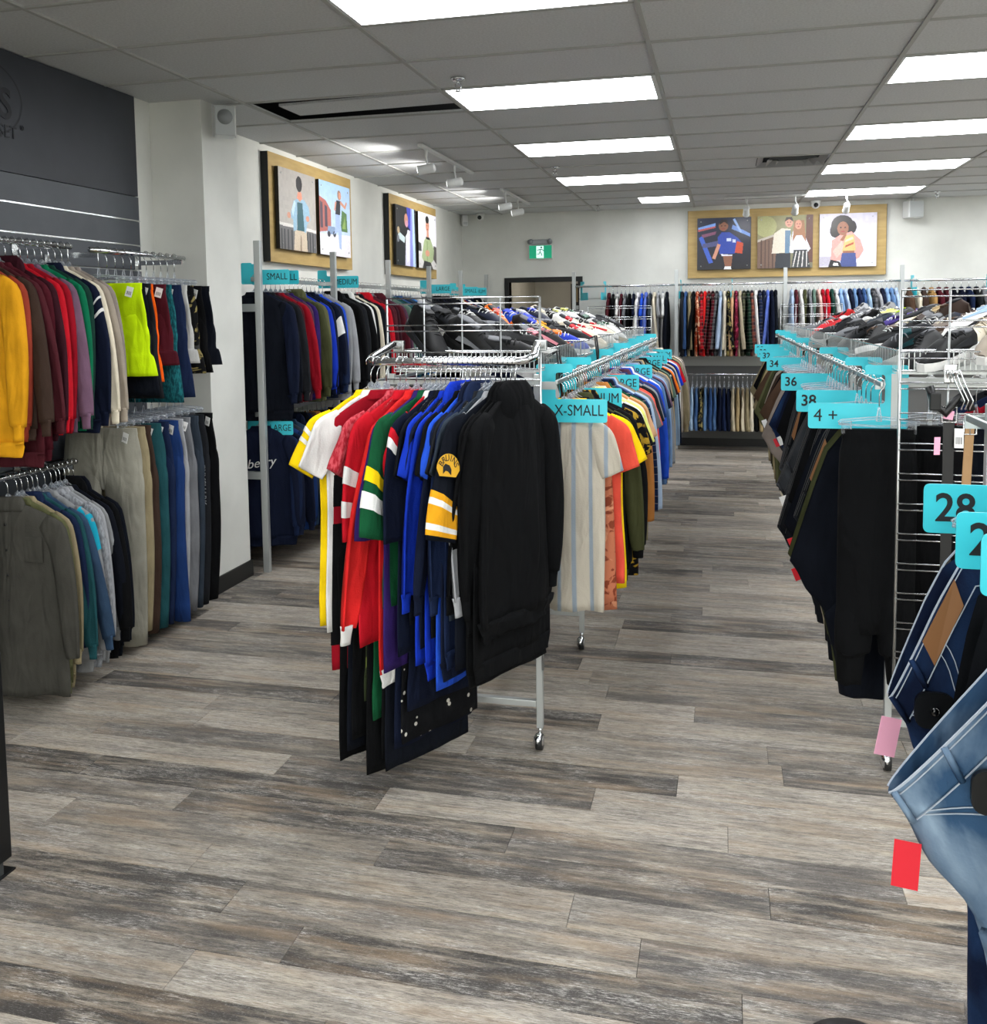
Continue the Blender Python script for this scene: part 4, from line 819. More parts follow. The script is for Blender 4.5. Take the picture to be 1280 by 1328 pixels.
for word, y in (('4 +', 3.56), ('38', 4.13), ('36', 5.2), ('34', 6.9), ('32', 8.1), ('30', 8.8), ('28', 9.5)):
    divider(RRX, y, 1.43, word, True, f'teal plastic size divider reading {NUMW[word]} on the trouser rack', .066, .95, 0, .232)
NRX = .54
for word, y, tl in (('28', 1.86, .0), ('29', 1.61, .0), ('', 1.46, .0)):
    divider(NRX, y, 1.445, word, True, f'teal plastic size divider reading {NUMW[word]} on the blue jeans rack' if word else 'blank edge of a teal size divider on the blue jeans rack', .074, .95, tl)
for word, y in (('SMALL', 5.64), ('SMALL', 5.78), ('MEDIUM', 6.84), ('LARGE', 9.4), ('SMALL', 10.5), ('MEDIUM', 10.9)):
    divider(RX, y, 1.955, word, False, f'teal size divider reading {word} on the left wall upper rail'+(' behind another one' if y == 5.78 else ' beside the pillar' if y < 6 else ' far along' if y > 10 else ''), None, .8, .1, .225, True)
divider(RX, 5.66, 1.07, 'LARGE', False, 'teal size divider reading LARGE on the left wall lower rail beside the pillar', None, .8, .1, .21)
for x in (-1.68, -1.42, -.5, .1, 2.1, 2.9):
    o = divider(x, 11.55, 2.0, '', False, 'small blank teal size divider on the back wall rail', None, .8, -PI/2+random.uniform(-.3, .6)); o['group'] = 'blank teal dividers on the back wall'
# ------------------------------------------------------------------ left wall clothing
fill_rail([('mustard sweatshirt', {'L': .74, 'tmax': .026, 'fold': .014}), 'rust sweatshirt', 'umber sweatshirt', ('maroon sweatshirt', {'L': .8}), ('burgundy sweatshirt', {'L': .78}), 'wine hoodie', 'red sweatshirt', ('crimson sweatshirt', {}), ('mauve sweatshirt', {}), 'emerald sweatshirt', ('pine sweatshirt', {}), ('navy jacket', {'bands': [(.25, .27, 'white'), (.34, .36, 'white')], 'say': 'navy white-striped'}), ('cream sweatshirt', {}), ('stone sweatshirt', {}), ('taupe sweatshirt', {})],
          (-3.0, 3.22, 2.03), (-3.0, 3.84, 2.03), 0, 'on the top slat wall rail', 'sweatshirts on the top slat wall rail')
SH = {'L': .42, 'w': .2, 't': .02}
fill_rail([('lime shorts', dict(SH, L=.46, w=.22, yaw=.12, tag=PAPER)), ('midnight shorts', dict(SH, L=.56)), ('charcoal shorts', dict(SH, L=.58, tag=PAPER)), ('tangerine shorts', dict(SH, L=.5, w=.17, tag=PAPER)), ('burgundy shorts', dict(SH, L=.42, tag=PAPER)), ('teal heather shorts', dict(SH, L=.62, w=.19)), ('indigo shorts', dict(SH, L=.6, tag=PAPER)), ('dove-grey shorts', dict(SH, L=.42, tag=PAPER)), ('black floral shorts', dict(SH, L=.48)), ('black shorts', dict(SH, L=.48, tag=PAPER)), ('midnight shorts', dict(SH, L=.44, w=.21))],
          (-3.0, 4.06, 2.025), (-3.0, 4.72, 2.025), 0, 'on the shorts rail by the pillar', 'shorts on the slat wall')
TR = {'w': .19, 't': .024, 'L': 1.08}
TL = fill_rail([('oat trousers', dict(TR, yaw=.1, L=1.1, w=.19, leg=1.0, tag=PAPER)), ('khaki trousers', dict(TR, yaw=.06, L=1.05)), ('umber trousers', dict(TR)), ('teal trousers', dict(TR, tag=PAPER)), ('indigo trousers', dict(TR, tag=PAPER)), ('cobalt trousers', dict(TR, w=.21, leg=1.15, tag=PAPER)), ('silver-grey trousers', dict(TR)), ('grey trousers', dict(TR, tag=PAPER)), ('slate trousers', dict(TR)), ('charcoal trousers', dict(TR, tag=PAPER)), ('black trousers', dict(TR, tag=PAPER))],
          (-3.0, 4.02, 1.31), (-3.0, 4.74, 1.31), 0, 'on the long trousers rail by the pillar', 'trousers on the slat wall')
ob('lettering', text_mesh('GYMSHARK', .05, .0004, .9), plain('grey_print', '#9a9ca0', .6), TL[9], (.19, -.034, -.55), (0, PI/2, 0))
LOW = [('graphite shirt', {'at': 0, 'yaw': .05, 'L': .84, 'say': 'pocketed graphite button', 'tmax': .022, 'fold': .016, 'w': .24, 'sy': -.05}, 0), ('moss sweatshirt', {'L': .80}, .13), ('khaki sweatshirt', {'L': .78}, .2), ('indigo shirt', {}, .29), ('teal sweatshirt', {'L': .6}, .36), ('steel-blue sweatshirt', {'L': .6}, .43), ('ash sweatshirt', {'bands': [(.05, .42, 'aqua')], 'say': 'aqua and grey', 'L': .76}, .54), ('grey heather sweatshirt', {'L': .76}, .64), ('silver-grey sweatshirt', {'L': .74}, .72), ('ash sweatshirt', {'L': .76}, .78), ('midnight sweatshirt', {}, .86), ('black hoodie', {'L': .76}, .93), ('midnight hoodie', {'L': .76}, 1)]
LG = fill_rail([(a_, dict(b_, at=c_)) for a_, b_, c_ in LOW], (-2.98, 3.36, 1.015), (-2.98, 3.78, 1.015), 0, 'on the low slat wall rail', 'shirts on the low slat wall rail')
pk = MB().bbox(.07, .17, -.026, -.022, -.36, -.25, .003).ob('chest_pocket', cloth('graphite'), LG[0])
bt_ = MB()
for k in range(6): bt_.cyl((0, -.032, -.2-k*.11), .005, .004, 8, 'y')
bt_.ob('buttons', BLACKP, LG[0])
U1 = ['midnight sweatshirt', 'navy sweatshirt', 'charcoal sweatshirt', 'burgundy sweatshirt', 'crimson sweatshirt', ('plum sweatshirt', {'cuff': 'cream', 'say': 'cream-cuffed plum'}), 'purple sweatshirt', 'olive jacket', 'moss hoodie', 'royal sweatshirt', 'navy sweatshirt', ('ink jacket', {'bands': [(.3, .45, 'white')], 'say': 'white-marked ink'}), 'indigo sweatshirt', 'blue sweatshirt', 'ash sweatshirt', ('silver-grey sweatshirt', {'L': .74})]
fill_rail([(U1[0], {'yaw': .3, 'L': .78})]+U1[1:], (RX, 5.62, 1.945), (RX, 6.68, 1.945), 0, 'upper left wall rail by pillar', 'tops on the upper left wall rail')
fill_rail(['black hoodie', 'charcoal jacket', 'black jacket', 'white hoodie', 'black sweatshirt', 'cream sweatshirt', 'midnight jacket', 'crimson sweatshirt', 'red hoodie', 'burgundy sweatshirt', 'maroon sweatshirt', 'wine sweatshirt', 'burgundy hoodie', 'plum sweatshirt'], (RX, 6.86, 1.945), (RX, 7.9, 1.945), 0, 'upper left rail under the street posters', 'tops on the upper left wall rail')
fill_rail(['sage sweatshirt', 'teal sweatshirt', 'pine sweatshirt', 'denim jacket', 'navy sweatshirt', 'slate sweatshirt', 'steel-blue sweatshirt', 'azure sweatshirt', 'silver-grey sweatshirt', 'white hoodie', 'ash sweatshirt', 'grey jacket', 'charcoal sweatshirt'], (RX, 8.08, 1.945), (RX, 9.1, 1.945), 0, 'upper left rail before the second posters', 'tops on the upper left wall rail')
fill_rail(['charcoal jacket', 'black jacket', 'midnight jacket', 'black hoodie', 'ink jacket', 'black sweatshirt', 'midnight hoodie', 'black sweater', 'charcoal hoodie', 'black sweatshirt', 'midnight sweatshirt'], (RX, 9.26, 1.945), (RX, 10.3, 1.945), 0, 'upper left rail below second posters', 'tops on the upper left wall rail')
fill_rail(['cream jacket', 'rust sweatshirt', 'cobalt sweatshirt', 'white sweatshirt', 'navy jacket', 'black jacket', 'cream sweatshirt', 'black hoodie', 'white jacket', 'black sweatshirt'], (RX, 10.45, 1.945), (RX, 11.45, 1.945), 0, 'upper left rail next to doorway', 'tops on the upper left wall rail')
LL = fill_rail([('navy sweatshirt', {'yaw': .3, 'L': .74, 'say': 'script-printed navy'}), 'indigo sweatshirt', 'ink sweatshirt', 'cobalt sweatshirt', 'slate sweatshirt', 'steel-blue sweatshirt', 'navy hoodie', 'midnight hoodie', 'indigo jacket', 'brown jacket', 'caramel jacket', 'charcoal jacket', 'grey sweatshirt', 'slate sweatshirt'], (RX, 5.63, 1.06), (RX, 6.68, 1.06), 0, 'lower left rail by pillar', 'tops on the lower left wall rail')
ob('lettering', text_mesh('berry', .085, .0004, 1, .35), plain('white_print', '#cfcfcd', .6), LL[0], (.0, -.042, -.34), (0, -.12, 0))
fill_rail(['charcoal sweatshirt', 'grey jacket', 'slate hoodie', 'charcoal hoodie', 'beige jacket', 'grey sweatshirt', 'black jacket', 'charcoal jacket', 'slate jacket', 'black hoodie'], (RX, 6.86, 1.06), (RX, 7.9, 1.06), 0, 'lower left rail past second post', 'tops on the lower left wall rail')
fill_rail(['black jacket', 'charcoal jacket', 'midnight jacket', 'grey hoodie', 'black hoodie', 'navy jacket'], (RX, 8.1, 1.06), (RX, 9.1, 1.06), 0, 'lower left rail past third post', 'tops on the lower left wall rail')
# ------------------------------------------------------------------ jerseys on the face-out bar
J = [('yellow tee', {'L': .80, 'at': 0.000, 'yaw': -0.72, 'bands': [(.45, .52, 'white'), (.6, .66, 'white')], 'swing': .2}), ('white tee', {'L': .82, 'at': 0.045, 'yaw': -0.68, 'swing': .18}), ('crimson vest', {'L': .96, 'at': 0.110, 'yaw': -0.85, 'w': .22, 'bbands': [(.60, .70, 'black'), (.74, .90, 'black')], 'say': 'crimson and black'}), ('red heather tee', {'swing': .15, 'at': 0.210, 'yaw': -0.55, 'L': .66}),
     ('red jersey', {'at': 0.250, 'yaw': -0.40, 'L': .84, 'bands': [(.52, .62, 'white'), (.72, .82, 'white')], 'say': 'white-striped red'}), ('scarlet sweater', {'at': 0.325, 'yaw': -0.36, 'L': .94, 'hem': 'white', 'cuff': 'white', 'swing': .1, 'sl': 1.18}), ('purple jersey', {'at': 0.385, 'yaw': -0.36, 'L': .92}), ('green jersey', {'at': 0.420, 'yaw': -0.42, 'L': .7, 'bands': [(.56, .64, 'yellow'), (.70, .80, 'white')], 'say': 'gold-striped green', 'swing': .22, 'sy': .15}), ('red tee', {'at': 0.460, 'yaw': -0.36, 'L': .66, 'neck': 'white'}), ('ink jersey', {'at': 0.494, 'yaw': -0.36, 'L': .86, 'bands': [(.25, .33, 'red'), (.33, .4, 'white')], 'say': 'red-banded ink'}), ('midnight tee', {'at': 0.528, 'yaw': -0.36, 'L': .76}), ('royal tee', {'at': 0.562, 'yaw': -0.36, 'L': .9}),
     ('navy tee', {'at': 0.596, 'yaw': -0.36, 'L': .84}), ('royal hoodie', {'at': 0.630, 'yaw': -0.36, 'L': .9}), ('black tee', {'at': 0.664, 'yaw': -0.36, 'L': .8}), ('blue tee', {'at': 0.698, 'yaw': -0.36, 'L': .98}), ('navy hoodie', {'at': 0.732, 'yaw': -0.36, 'L': .9}), ('indigo hoodie', {'at': 0.766, 'yaw': -0.36, 'L': .86}), ('charcoal tee', {'at': 0.800, 'yaw': -0.50, 'L': .74, 'swing': .15}), ('slate tee', {'at': 0.834, 'yaw': -0.50, 'L': .74, 'swing': .15}), ('silver-grey sweatshirt', {'at': 0.868, 'yaw': -0.44, 'L': .8}),
     ('midnight jersey', {'at': 0.905, 'yaw': -0.50, 'L': .9, 'w': .24, 'bands': [(.68, .72, 'mustard'), (.72, .76, 'white'), (.76, .87, 'mustard'), (.87, .91, 'white'), (.91, .95, 'mustard')], 'say': 'gold-banded black hockey', 'seed': 1, 'swing': .2, 'sy': .08}), ('black hoodie', {'at': 0.940, 'yaw': -0.46, 'L': .92, 'sl': 1.1}), ('black hoodie', {'sl': 1.0, 'at': 0.970, 'yaw': -0.42, 'L': .9, 'say': 'soft black'}), ('black hoodie', {'at': 1.000, 'yaw': -0.40, 'L': .76, 'tmax': .028, 'fold': .016, 'say': 'drawstring black'})]
JS = fill_rail(J, (-1.215, FY, 1.525), (-.69, FY, 1.525), -PI/2, 'on the jersey face-out bar', 'jerseys and tops on the face-out bar')
jb = JS[21]; GOLD = plain('gold_embroidery', '#d9a520', .6)
slv = [c for c in jb.children if c.name.startswith('sleeve')][0]
pt = MB(); py = .030; arc = [(.275+.052*math.cos(a), Z0-.235+.05*math.sin(a)) for a in [PI*k/12 for k in range(13)]]+[(.238, Z0-.258), (.312, Z0-.258)]
pt.prism(arc, py, py+.002); po = pt.ob('sleeve_patch', GOLD, slv)
lt = 'BRUINS'
for i, ch in enumerate(lt):
    a = PI*.08+PI*.84*(i+.5)/len(lt)
    ob('lettering', text_mesh(ch, .03, .0004, .9), INK, po, (.275+.038*math.cos(a), py+.0030, Z0-.236+.037*math.sin(a)), (0, (a-PI/2), PI))
MB().prism([(.262, Z0-.235), (.272, Z0-.222), (.29, Z0-.218), (.3, Z0-.228), (.298, Z0-.25), (.288, Z0-.24), (.276, Z0-.242), (.262, Z0-.252)], py+.002, py+.0035).ob('bear_emblem', INK, po)
BL = [('black dress', {'L': .82, 'w': .2}), ('midnight dress', {'L': .78, 'w': .2}), ('black dress', {'L': .74, 'w': .2, 'say': 'short black'}), ('camo dress', {'L': .6, 'w': .18}), ('black dress', {'L': .86, 'w': .2}), ('green dress', {'L': .66, 'w': .2}), ('black dress', {'L': .8, 'w': .19, 'say': 'plain black'}), ('midnight dress', {'L': .84, 'w': .2}), ('ink dress', {'L': .76, 'w': .19}), ('dotted dress', {'L': .74, 'w': .19}), ('ink dress', {'L': .62, 'w': .19})]
fill_rail(BL, (-1.2, FY+.02, 1.06), (-.96, FY+.02, 1.06), -PI/2-.5, 'below the jerseys', 'garments below the jerseys', .1)
# ------------------------------------------------------------------ shirt rack, aisle side
CR = [('striped beige blouse', {'tmax': .02, 'fold': .018, 'L': .82, 'yaw': -.1, 'w': .165, 'swing': 0, 'flare': .95}), ('leopard skirt', {'L': .78, 'w': .16}), ('coral tee', {'L': .74}), ('yellow tee', {'L': .78, 'swing': .12}), ('black tee', {'L': .72}), ('olive cardigan', {'L': .78}), ('black sweater', {'L': .72}), ('gold floral blouse', {'L': .8, 'w': .24}), ('gold floral shirt', {'L': .8}), ('navy tee', {'L': .7}), ('black tee', {'L': .72}), ('white tee', {'L': .66}), ('lemon tee', {'L': .72}), ('cream tee', {'L': .68}), ('caramel shirt', {}), ('peach tee', {'L': .78}),
      ('green tee', {}), ('navy plaid shirt', {'L': .8}), ('denim shirt', {}), ('powder shirt', {}), ('khaki shirt', {'L': .84}), ('grey tee', {}), ('salmon tee', {}), ('coral shirt', {}), ('charcoal tee', {}), ('cobalt tee', {}), ('blue shirt', {}), ('mid denim jacket', {}), ('mauve tee', {}), ('ash shirt', {}), ('grey shirt', {}), ('black shirt', {'L': .86}), ('dotted shirt', {}), ('orange tee', {}), ('navy shirt', {}), ('silver-grey tee', {}), ('midnight shirt', {}), ('white shirt', {}), ('red tee', {}), ('black tee', {}), ('khaki jacket', {}), ('moss shirt', {}), ('indigo tee', {}), ('cream shirt', {}), ('taupe jacket', {})]
ex = 'ash tee|plum blouse|white shirt|navy tee|sky shirt|black blouse|sand shirt|sage tee|wine tee|ice shirt|slate tee|peach blouse|royal tee|stone shirt|pine tee'.split('|')
CR2 = CR[:24]+[x for p in zip(CR[24:], ex+[None]*30) for x in p if x]
CR2 = [(c if isinstance(c, tuple) else (c, {})) for c in CR2]
CR2 = [(c, dict(o, at=.30*k/24 if k < 24 else .30+.70*(k-23)/(len(CR2)-24))) for k, (c, o) in enumerate(CR2)]
fill_rail(CR2, (CRX, 3.66, 1.43), (CRX, 8.9, 1.43), 0, 'on the shirt rack aisle side', 'tops on the shirt rack')
fill_rail(['grey tee', 'navy shirt', 'white tee', 'sage tee', 'charcoal shirt', 'blush tee', 'black tee', 'denim shirt'], (CXC-.36, 5.2, 1.43), (CXC-.36, 8.6, 1.43), PI, 'on the shirt rack wall side', 'tops on the shirt rack wall side')
# ------------------------------------------------------------------ trouser rack
def D(d=.45, e=.25, **k): return dict(droop=round(d, 2), ext=round(e, 2), t=.026, L=1.05, **k)
rq = random.Random(5)
tcol = 'midnight trousers|olive trousers|black denim jeans|midnight jeans|black denim jeans|black jeans|beige trousers|black denim jeans|grey denim jeans|black denim jeans|black trousers|charcoal jeans|midnight trousers|black denim jeans|cream trousers|grey denim jeans|black trousers|ink jeans|dark denim jeans|grey denim jeans|taupe trousers|charcoal trousers|brown trousers|black jeans|midnight trousers|umber trousers|stone trousers|black denim jeans|olive trousers|moss trousers|brown trousers|khaki trousers|black jeans|sand trousers|olive trousers|umber trousers|black trousers|khaki trousers|beige trousers|brown trousers'.split('|')
TRK = [('black trousers', dict(w=.12, t=.03, L=.92, yaw=.06, crotch=.7, leg=1.05, at=0))]
for k, c_ in enumerate(tcol):
    o_ = D(rq.choice((.42, .48, .54, .6)) if k < 16 else rq.choice((.3, .36, .42)), rq.choice((.22, .25, .28)), at=.012+.30*(k+1)/16 if k < 16 else .33+.67*(k-15)/25)
    if 'denim' in c_ and k < 16: o_.update(detail=1, dark=1); 
    if k in (2, 13): o_['patch'] = 1
    if k in (4, 7, 9): o_['sec'] = (.72, 1.5)
    TRK.append((c_, o_))
TG = fill_rail(TRK, (RRX, 3.5, 1.43), (RRX, 9.9, 1.43), PI, 'on the trouser rack', 'trousers on the trouser rack', .05)
for i, m_ in {2: REDTAG, 4: REDTAG, 5: REDTAG, 7: PAPER, 9: PAPER, 11: REDTAG, 14: REDTAG, 16: REDTAG, 18: PAPER, 20: REDTAG, 23: PAPER, 26: REDTAG}.items():
    o_ = TRK[i][1]; tagcard(TG[i], m_, o_['ext']*.9, -.163-o_['droop']-.05, .02, .035, .055, .4)
fill_rail(['black jacket', 'ink tee', 'olive tee', 'slate shirt', 'black tee', 'crimson tee', 'indigo shirt', 'charcoal tee'], (RXC+.34, 3.55, 1.43), (RXC+.34, 4.6, 1.43), 0, 'on the far side of the trouser rack', 'tops on the far side of the trouser rack')
t = thing('hang_rail', 'short steel rail inside the trouser rack behind the belts', 'clothes rail', (RXC, 3.64, 1.42)); MB().bbox(-.28, .28, -.006, .006, -.015, .01, .002).ob('rail_bar', STEEL, t)
fill_rail([('black trousers', dict(w=.12, t=.03, L=1.0, crotch=.6)), ('midnight trousers', dict(w=.12, t=.03, L=1.05, crotch=.6)), ('ink trousers', dict(w=.11, t=.03, L=1.0, crotch=.6))], (RXC-.15, 3.62, 1.43), (RXC+.16, 3.66, 1.43), PI, 'behind the belts', 'dark trousers behind the belts')
# ------------------------------------------------------------------ blue jeans rack close by
NJ = [('dark denim jeans', dict(droop=.31, ext=.237, cx=.125, t=.034, L=1.1, detail=1, patch=1, sec=(.70, 1.5), at=.26, yaw=.0, seed=1)), ('black denim jeans', dict(droop=.30, ext=.17, t=.03, L=1.05, at=.42, yaw=.0, seed=2)), ('washed denim jeans', dict(droop=.335, ext=.287, cx=.04, t=.036, L=1.1, detail=1, sec=(.66, 1.45), at=.545, yaw=.0, seed=3)), ('dark denim jeans', dict(droop=.1, ext=.165, t=.03, L=1.2, at=.72, yaw=.0, seed=0, say='plain dark denim'))]
NJ = fill_rail(NJ, (NRX, 2.1, 1.445), (NRX, 1.0, 1.445), PI, 'on the blue jeans rack', 'jeans on the blue jeans rack')
tagcard(NJ[0], PINKTAG, .235, -.50, .03, .04, .07, -.25); tagcard(NJ[0], REDTAG, .17, -.53, .0, .03, .06, .2); tagcard(NJ[2], REDTAG, .262, -.56, .03, .038, .075, -.05); tagcard(NJ[3], plain('dark_red_tag_card', '#7a0f1c', .6), .155, -.50, .03, .03, .05, -.5)
# ------------------------------------------------------------------ back wall clothing
def bwr(items, x0, x1, z, phrase, group): return fill_rail(items, (x0, 11.55, z), (x1, 11.55, z), -PI/2, phrase, group, .12)
bwr(['maroon blouse', 'black tee', 'white tee', 'burgundy tee', 'grey tee', 'black tee', 'navy tee', 'white shirt', 'blue tee', 'periwinkle shirt', 'slate tee', 'cream shirt', 'silver-grey tee', 'white tee', ('midnight coat', {'L': .98, 'say': 'long midnight'})], -1.36, -.66, 2.0, 'back wall rail beside doorway', 'tops on the back wall')
bwr(['charcoal jacket', 'denim shirt', 'khaki shirt', 'black shirt', 'rust floral shirt', 'red plaid shirt', 'scarlet shirt', 'black plaid shirt', 'wine plaid shirt', 'grey plaid shirt', 'powder shirt', 'cream shirt', 'black floral shirt', 'peach shirt', 'wine floral shirt', 'beige shirt', 'olive plaid shirt', 'green plaid shirt', 'rust plaid shirt', 'white shirt', 'navy plaid shirt', 'navy shirt', 'periwinkle shirt', 'ink jacket', 'midnight jacket'], -.48, .60, 2.0, 'back wall rail above shorts', 'shirts on the back wall')
bwr(['powder shirt', 'maroon shirt', 'white shirt', 'olive shirt', 'grey shirt', 'sage shirt', 'blush shirt', 'crimson shirt', 'red shirt', 'pine shirt', 'white blouse', 'sky shirt', 'powder blouse', 'navy shirt', 'chambray shirt', 'indigo shirt', 'denim shirt', 'ice shirt', 'grey plaid shirt', 'silver-grey shirt', 'navy shirt', 'sky shirt', 'chambray blouse', 'powder shirt'], .78, 1.92, 2.0, 'back wall rail under couple poster', 'shirts on the back wall')
bwr(['brown jacket', 'cream shirt', 'umber jacket', 'tan shirt', 'burgundy shirt', 'maroon shirt', 'midnight shirt', 'navy shirt', 'indigo shirt', 'charcoal shirt', 'grey jacket', 'black jacket', 'charcoal jacket', 'slate jacket', 'black coat'], 2.06, 3.15, 2.0, 'back wall rail at right', 'shirts on the back wall')
S2 = dict(L=.5, w=.17, t=.018)
bwr([(s, dict(S2)) for s in ['light denim shorts', 'ice shorts', 'light denim shorts', 'mid denim shorts', 'black floral shorts', 'chambray shorts', 'denim shorts', 'mid denim shorts', 'navy shorts', 'indigo shorts', 'ink shorts', 'beige shorts', 'sand shorts', 'cream striped shorts', 'khaki shorts', 'cream shorts', 'black shorts', 'sand shorts', 'khaki shorts', 'moss shorts', 'beige shorts', 'khaki shorts']], -.46, .66, .92, 'low back wall rail', 'shorts on the back wall')
# ------------------------------------------------------------------ shoes
def shoe_meshes(boot):
    xs = [0, .02, .06, .11, .16, .205, .24, .265, .278]
    wd = [.012, .028, .034, .034, .04, .045, .043, .032, .012]
    top_ = [.07, .098, .092, .088, .088, .072, .056, .046, .034] if not boot else [.10, .135, .138, .125, .095, .076, .06, .048, .036]
    N = 12; V = []; F = []
    for i, x in enumerate(xs):
        for k in range(N):
            a = PI*k/(N-1); c = math.cos(a); s = math.sin(a)
            V.append((x-.01*s*(i == 0), wd[i]*math.copysign(abs(c)**.7, c), .024+(top_[i]-.024)*s**.75))
    m = len(xs)
    F = [(i*N+k, i*N+k+1, (i+1)*N+k+1, (i+1)*N+k) for i in range(m-1) for k in range(N-1)]+[tuple(range(N)), tuple((m-1)*N+k for k in range(N))[::-1]]+[(i*N, (i+1)*N, (i+1)*N+N-1, i*N+N-1) for i in range(m-1)]
    upper = mesh('upper', V, F, True)
    # sole
    pts = [(x, w_+.004) for x, w_ in zip(xs, wd)]; pts[0] = (-.006, .016); pts[-1] = (.286, .014)
    ol = pts+[(x, -w_) for x, w_ in pts[::-1]]; n = len(ol)
    V = [(x, y, 0) for x, y in ol]+[(x*1.0, y*1.03, .014+.012*(x < .1)) for x, y in ol]+[(x, y*.97, .028+.012*(x < .1)) for x, y in ol]
    F = [tuple(range(n))[::-1], tuple(2*n+i for i in range(n))]+[(r*n+i, r*n+(i+1) % n, (r+1)*n+(i+1) % n, (r+1)*n+i) for r in (0, 1) for i in range(n)]
    sole = mesh('sole', V, F)
    zc = .094 if not boot else .136
    lin_ = MB().sphere((.052, 0, zc-.004), .03, 12, 6, (1.35, .8, .28)).me('lining')
    lc = MB()
    for i in range(5):
        x = .112+i*.019; z = (.094, .093, .086, .077, .070)[i] if not boot else (.122, .112, .1, .09, .08)[i]
        lc.tube([(x, -.024, z-.012), (x+.004, -.01, z+.001), (x+.008, .01, z+.001), (x+.012, .024, z-.012)], .0028, 5)
    lc.tube([(.112, 0, .096 if not boot else .125), (.095, .022, .1 if not boot else .125), (.09, .036, .085 if not boot else .13)], .0025, 5).tube([(.112, 0, .096 if not boot else .125), (.1, -.026, .098 if not boot else .125), (.1, -.04, .08 if not boot else .125)], .0025, 5)
    tg = MB().bbox(.07, .118, -.02, .02, .085 if not boot else .118, .1 if not boot else .132, .004).me('tongue')
    sp = MB()
    for s in (-1, 1):
        P_ = [(.05, .045), (.12, .05), (.185, .04), (.19, .052), (.12, .066), (.06, .075)]
        off = [.0355, .036, .044, .0425, .034, .0295]
        sp.add([(x, s*(o+.0015), z) for (x, z), o in zip(P_, off)], [tuple(range(6)) if s > 0 else tuple(range(6))[::-1]])
    return upper, sole, lin_, lc.me('laces'), tg, sp.me('side_panel')
SHM = {b: shoe_meshes(b) for b in (False, True)}
def smat(c, r=.6): return plain('shoe_'+c.strip('#'), PAL.get(c, c), r, Specular_IOR_Level=.3)
def shoe(kind, upper, sole, lace, accent, label, loc, rot, grp):
    b_ = kind == 'boot'; U, So, Li, La, Tg, Sp = SHM[b_]
    t = thing('boot' if b_ else 'shoe', label, 'boot' if b_ else 'shoe', loc, 0, grp); t.rotation_euler = rot
    ob('upper', U, smat(upper), t); ob('sole', So, smat(sole, .6), t); ob('lining', Li, smat('charcoal' if upper != 'black' else 'grey', .8), t); ob('laces', La, smat(lace, .8), t); ob('tongue', Tg, smat(accent), t); ob('side_panel', Sp, smat(accent), t)
def pile(seq, x0, x1, y0, y1, side, phrase, grp):
    """shoes heaped in a basket: a lower layer lying, an upper layer leaning over it; side = +1 when toes tip towards +x"""
    rs = random.Random(len(seq)*7+int(side)); n = len(seq); lanes = 3; rows = (n+lanes-1)//lanes
    for i, (k, u, s, l, a) in enumerate(seq):
        r, ln = divmod(i, lanes); y = y0+(y1-y0)*(r+.5)/rows+rs.uniform(-.02, .02)
        xx = x0+(x1-x0)*((ln if side > 0 else lanes-1-ln)/(lanes-1)); z = 1.475+.05*(lanes-1-ln)+rs.uniform(0, .02)-(.03 if k == 'boot' else 0)
        yaw = (0 if side > 0 else PI)+rs.uniform(-.9, .9); pitch = rs.uniform(.1, .55)
        # heel back and up: put the toe near the aisle rim
        hx = xx-side*.14
        pu, ps = i and seq[i-1][1], i < n-1 and seq[i+1][1]
        lab = f'{u} {k if k=="boot" else "sneaker" if k=="shoe" else k} with {s} sole between {pu or "the grid"} and {ps or "last"} pairs, {phrase}'
        shoe(k, u, s, l, a, lab, (hx, y, z+.12*math.sin(pitch)+.02), (rs.choice((rs.uniform(-.35, .35), rs.uniform(-.9, .9))), pitch, yaw), grp)
A_ = 'boot black charcoal black black|boot black black charcoal grey|shoe black black black charcoal|shoe charcoal white black black|boot black grey black charcoal|shoe black white white black|shoe black black white black|shoe black white black charcoal|shoe black black black pink|shoe navy white white black|shoe black white black grey|shoe black black grey pink'
B__ = 'shoe orange sky white coral|shoe black orange white royal|shoe royal white white orange|shoe blue white white royal|shoe black white black mustard|shoe charcoal white white black|shoe royal orange white white|shoe black black black grey|shoe cream white white red|shoe navy white white royal|shoe black white black charcoal|shoe cream cream white red'
C_ = 'shoe cream white white beige|shoe white white white red|shoe white cream white beige|shoe black white white black|shoe white white white cream|shoe cream white white red|shoe silver-grey white white lemon|shoe black black white charcoal|shoe white white white sage|shoe white white black lemon|shoe black black white black|shoe white sand white green'
D_ = 'shoe white white white green|shoe black white black sage|shoe silver-grey sand white white|shoe white white white grey|shoe black black black charcoal|boot black black black charcoal|boot black black black black|shoe charcoal white white grey'
def sq(s): return [tuple(x.split()) for x in s.split('|')]
for s, i, ph in ((A_, 0, 'in the boots basket'), (B__, 1, 'in the bright shoes basket'), (C_, 2, 'in the white shoes basket'), (D_, 3, 'in the doorway end basket')):
    y0 = 3.49+i*1.22; pile(sq(s), CXC-.14, CXC+.15, y0+.02, y0+1.17, 1, ph, 'shoes above the shirt rack')
E1 = 'shoe white white white cream|shoe stone white cream beige|shoe black white black charcoal|shoe black white black black|shoe cream white cream stone|boot black black black charcoal|shoe white white white ice|shoe taupe white cream brown|shoe charcoal white grey teal|shoe brown black white umber|shoe navy white white ash|shoe black white black charcoal'
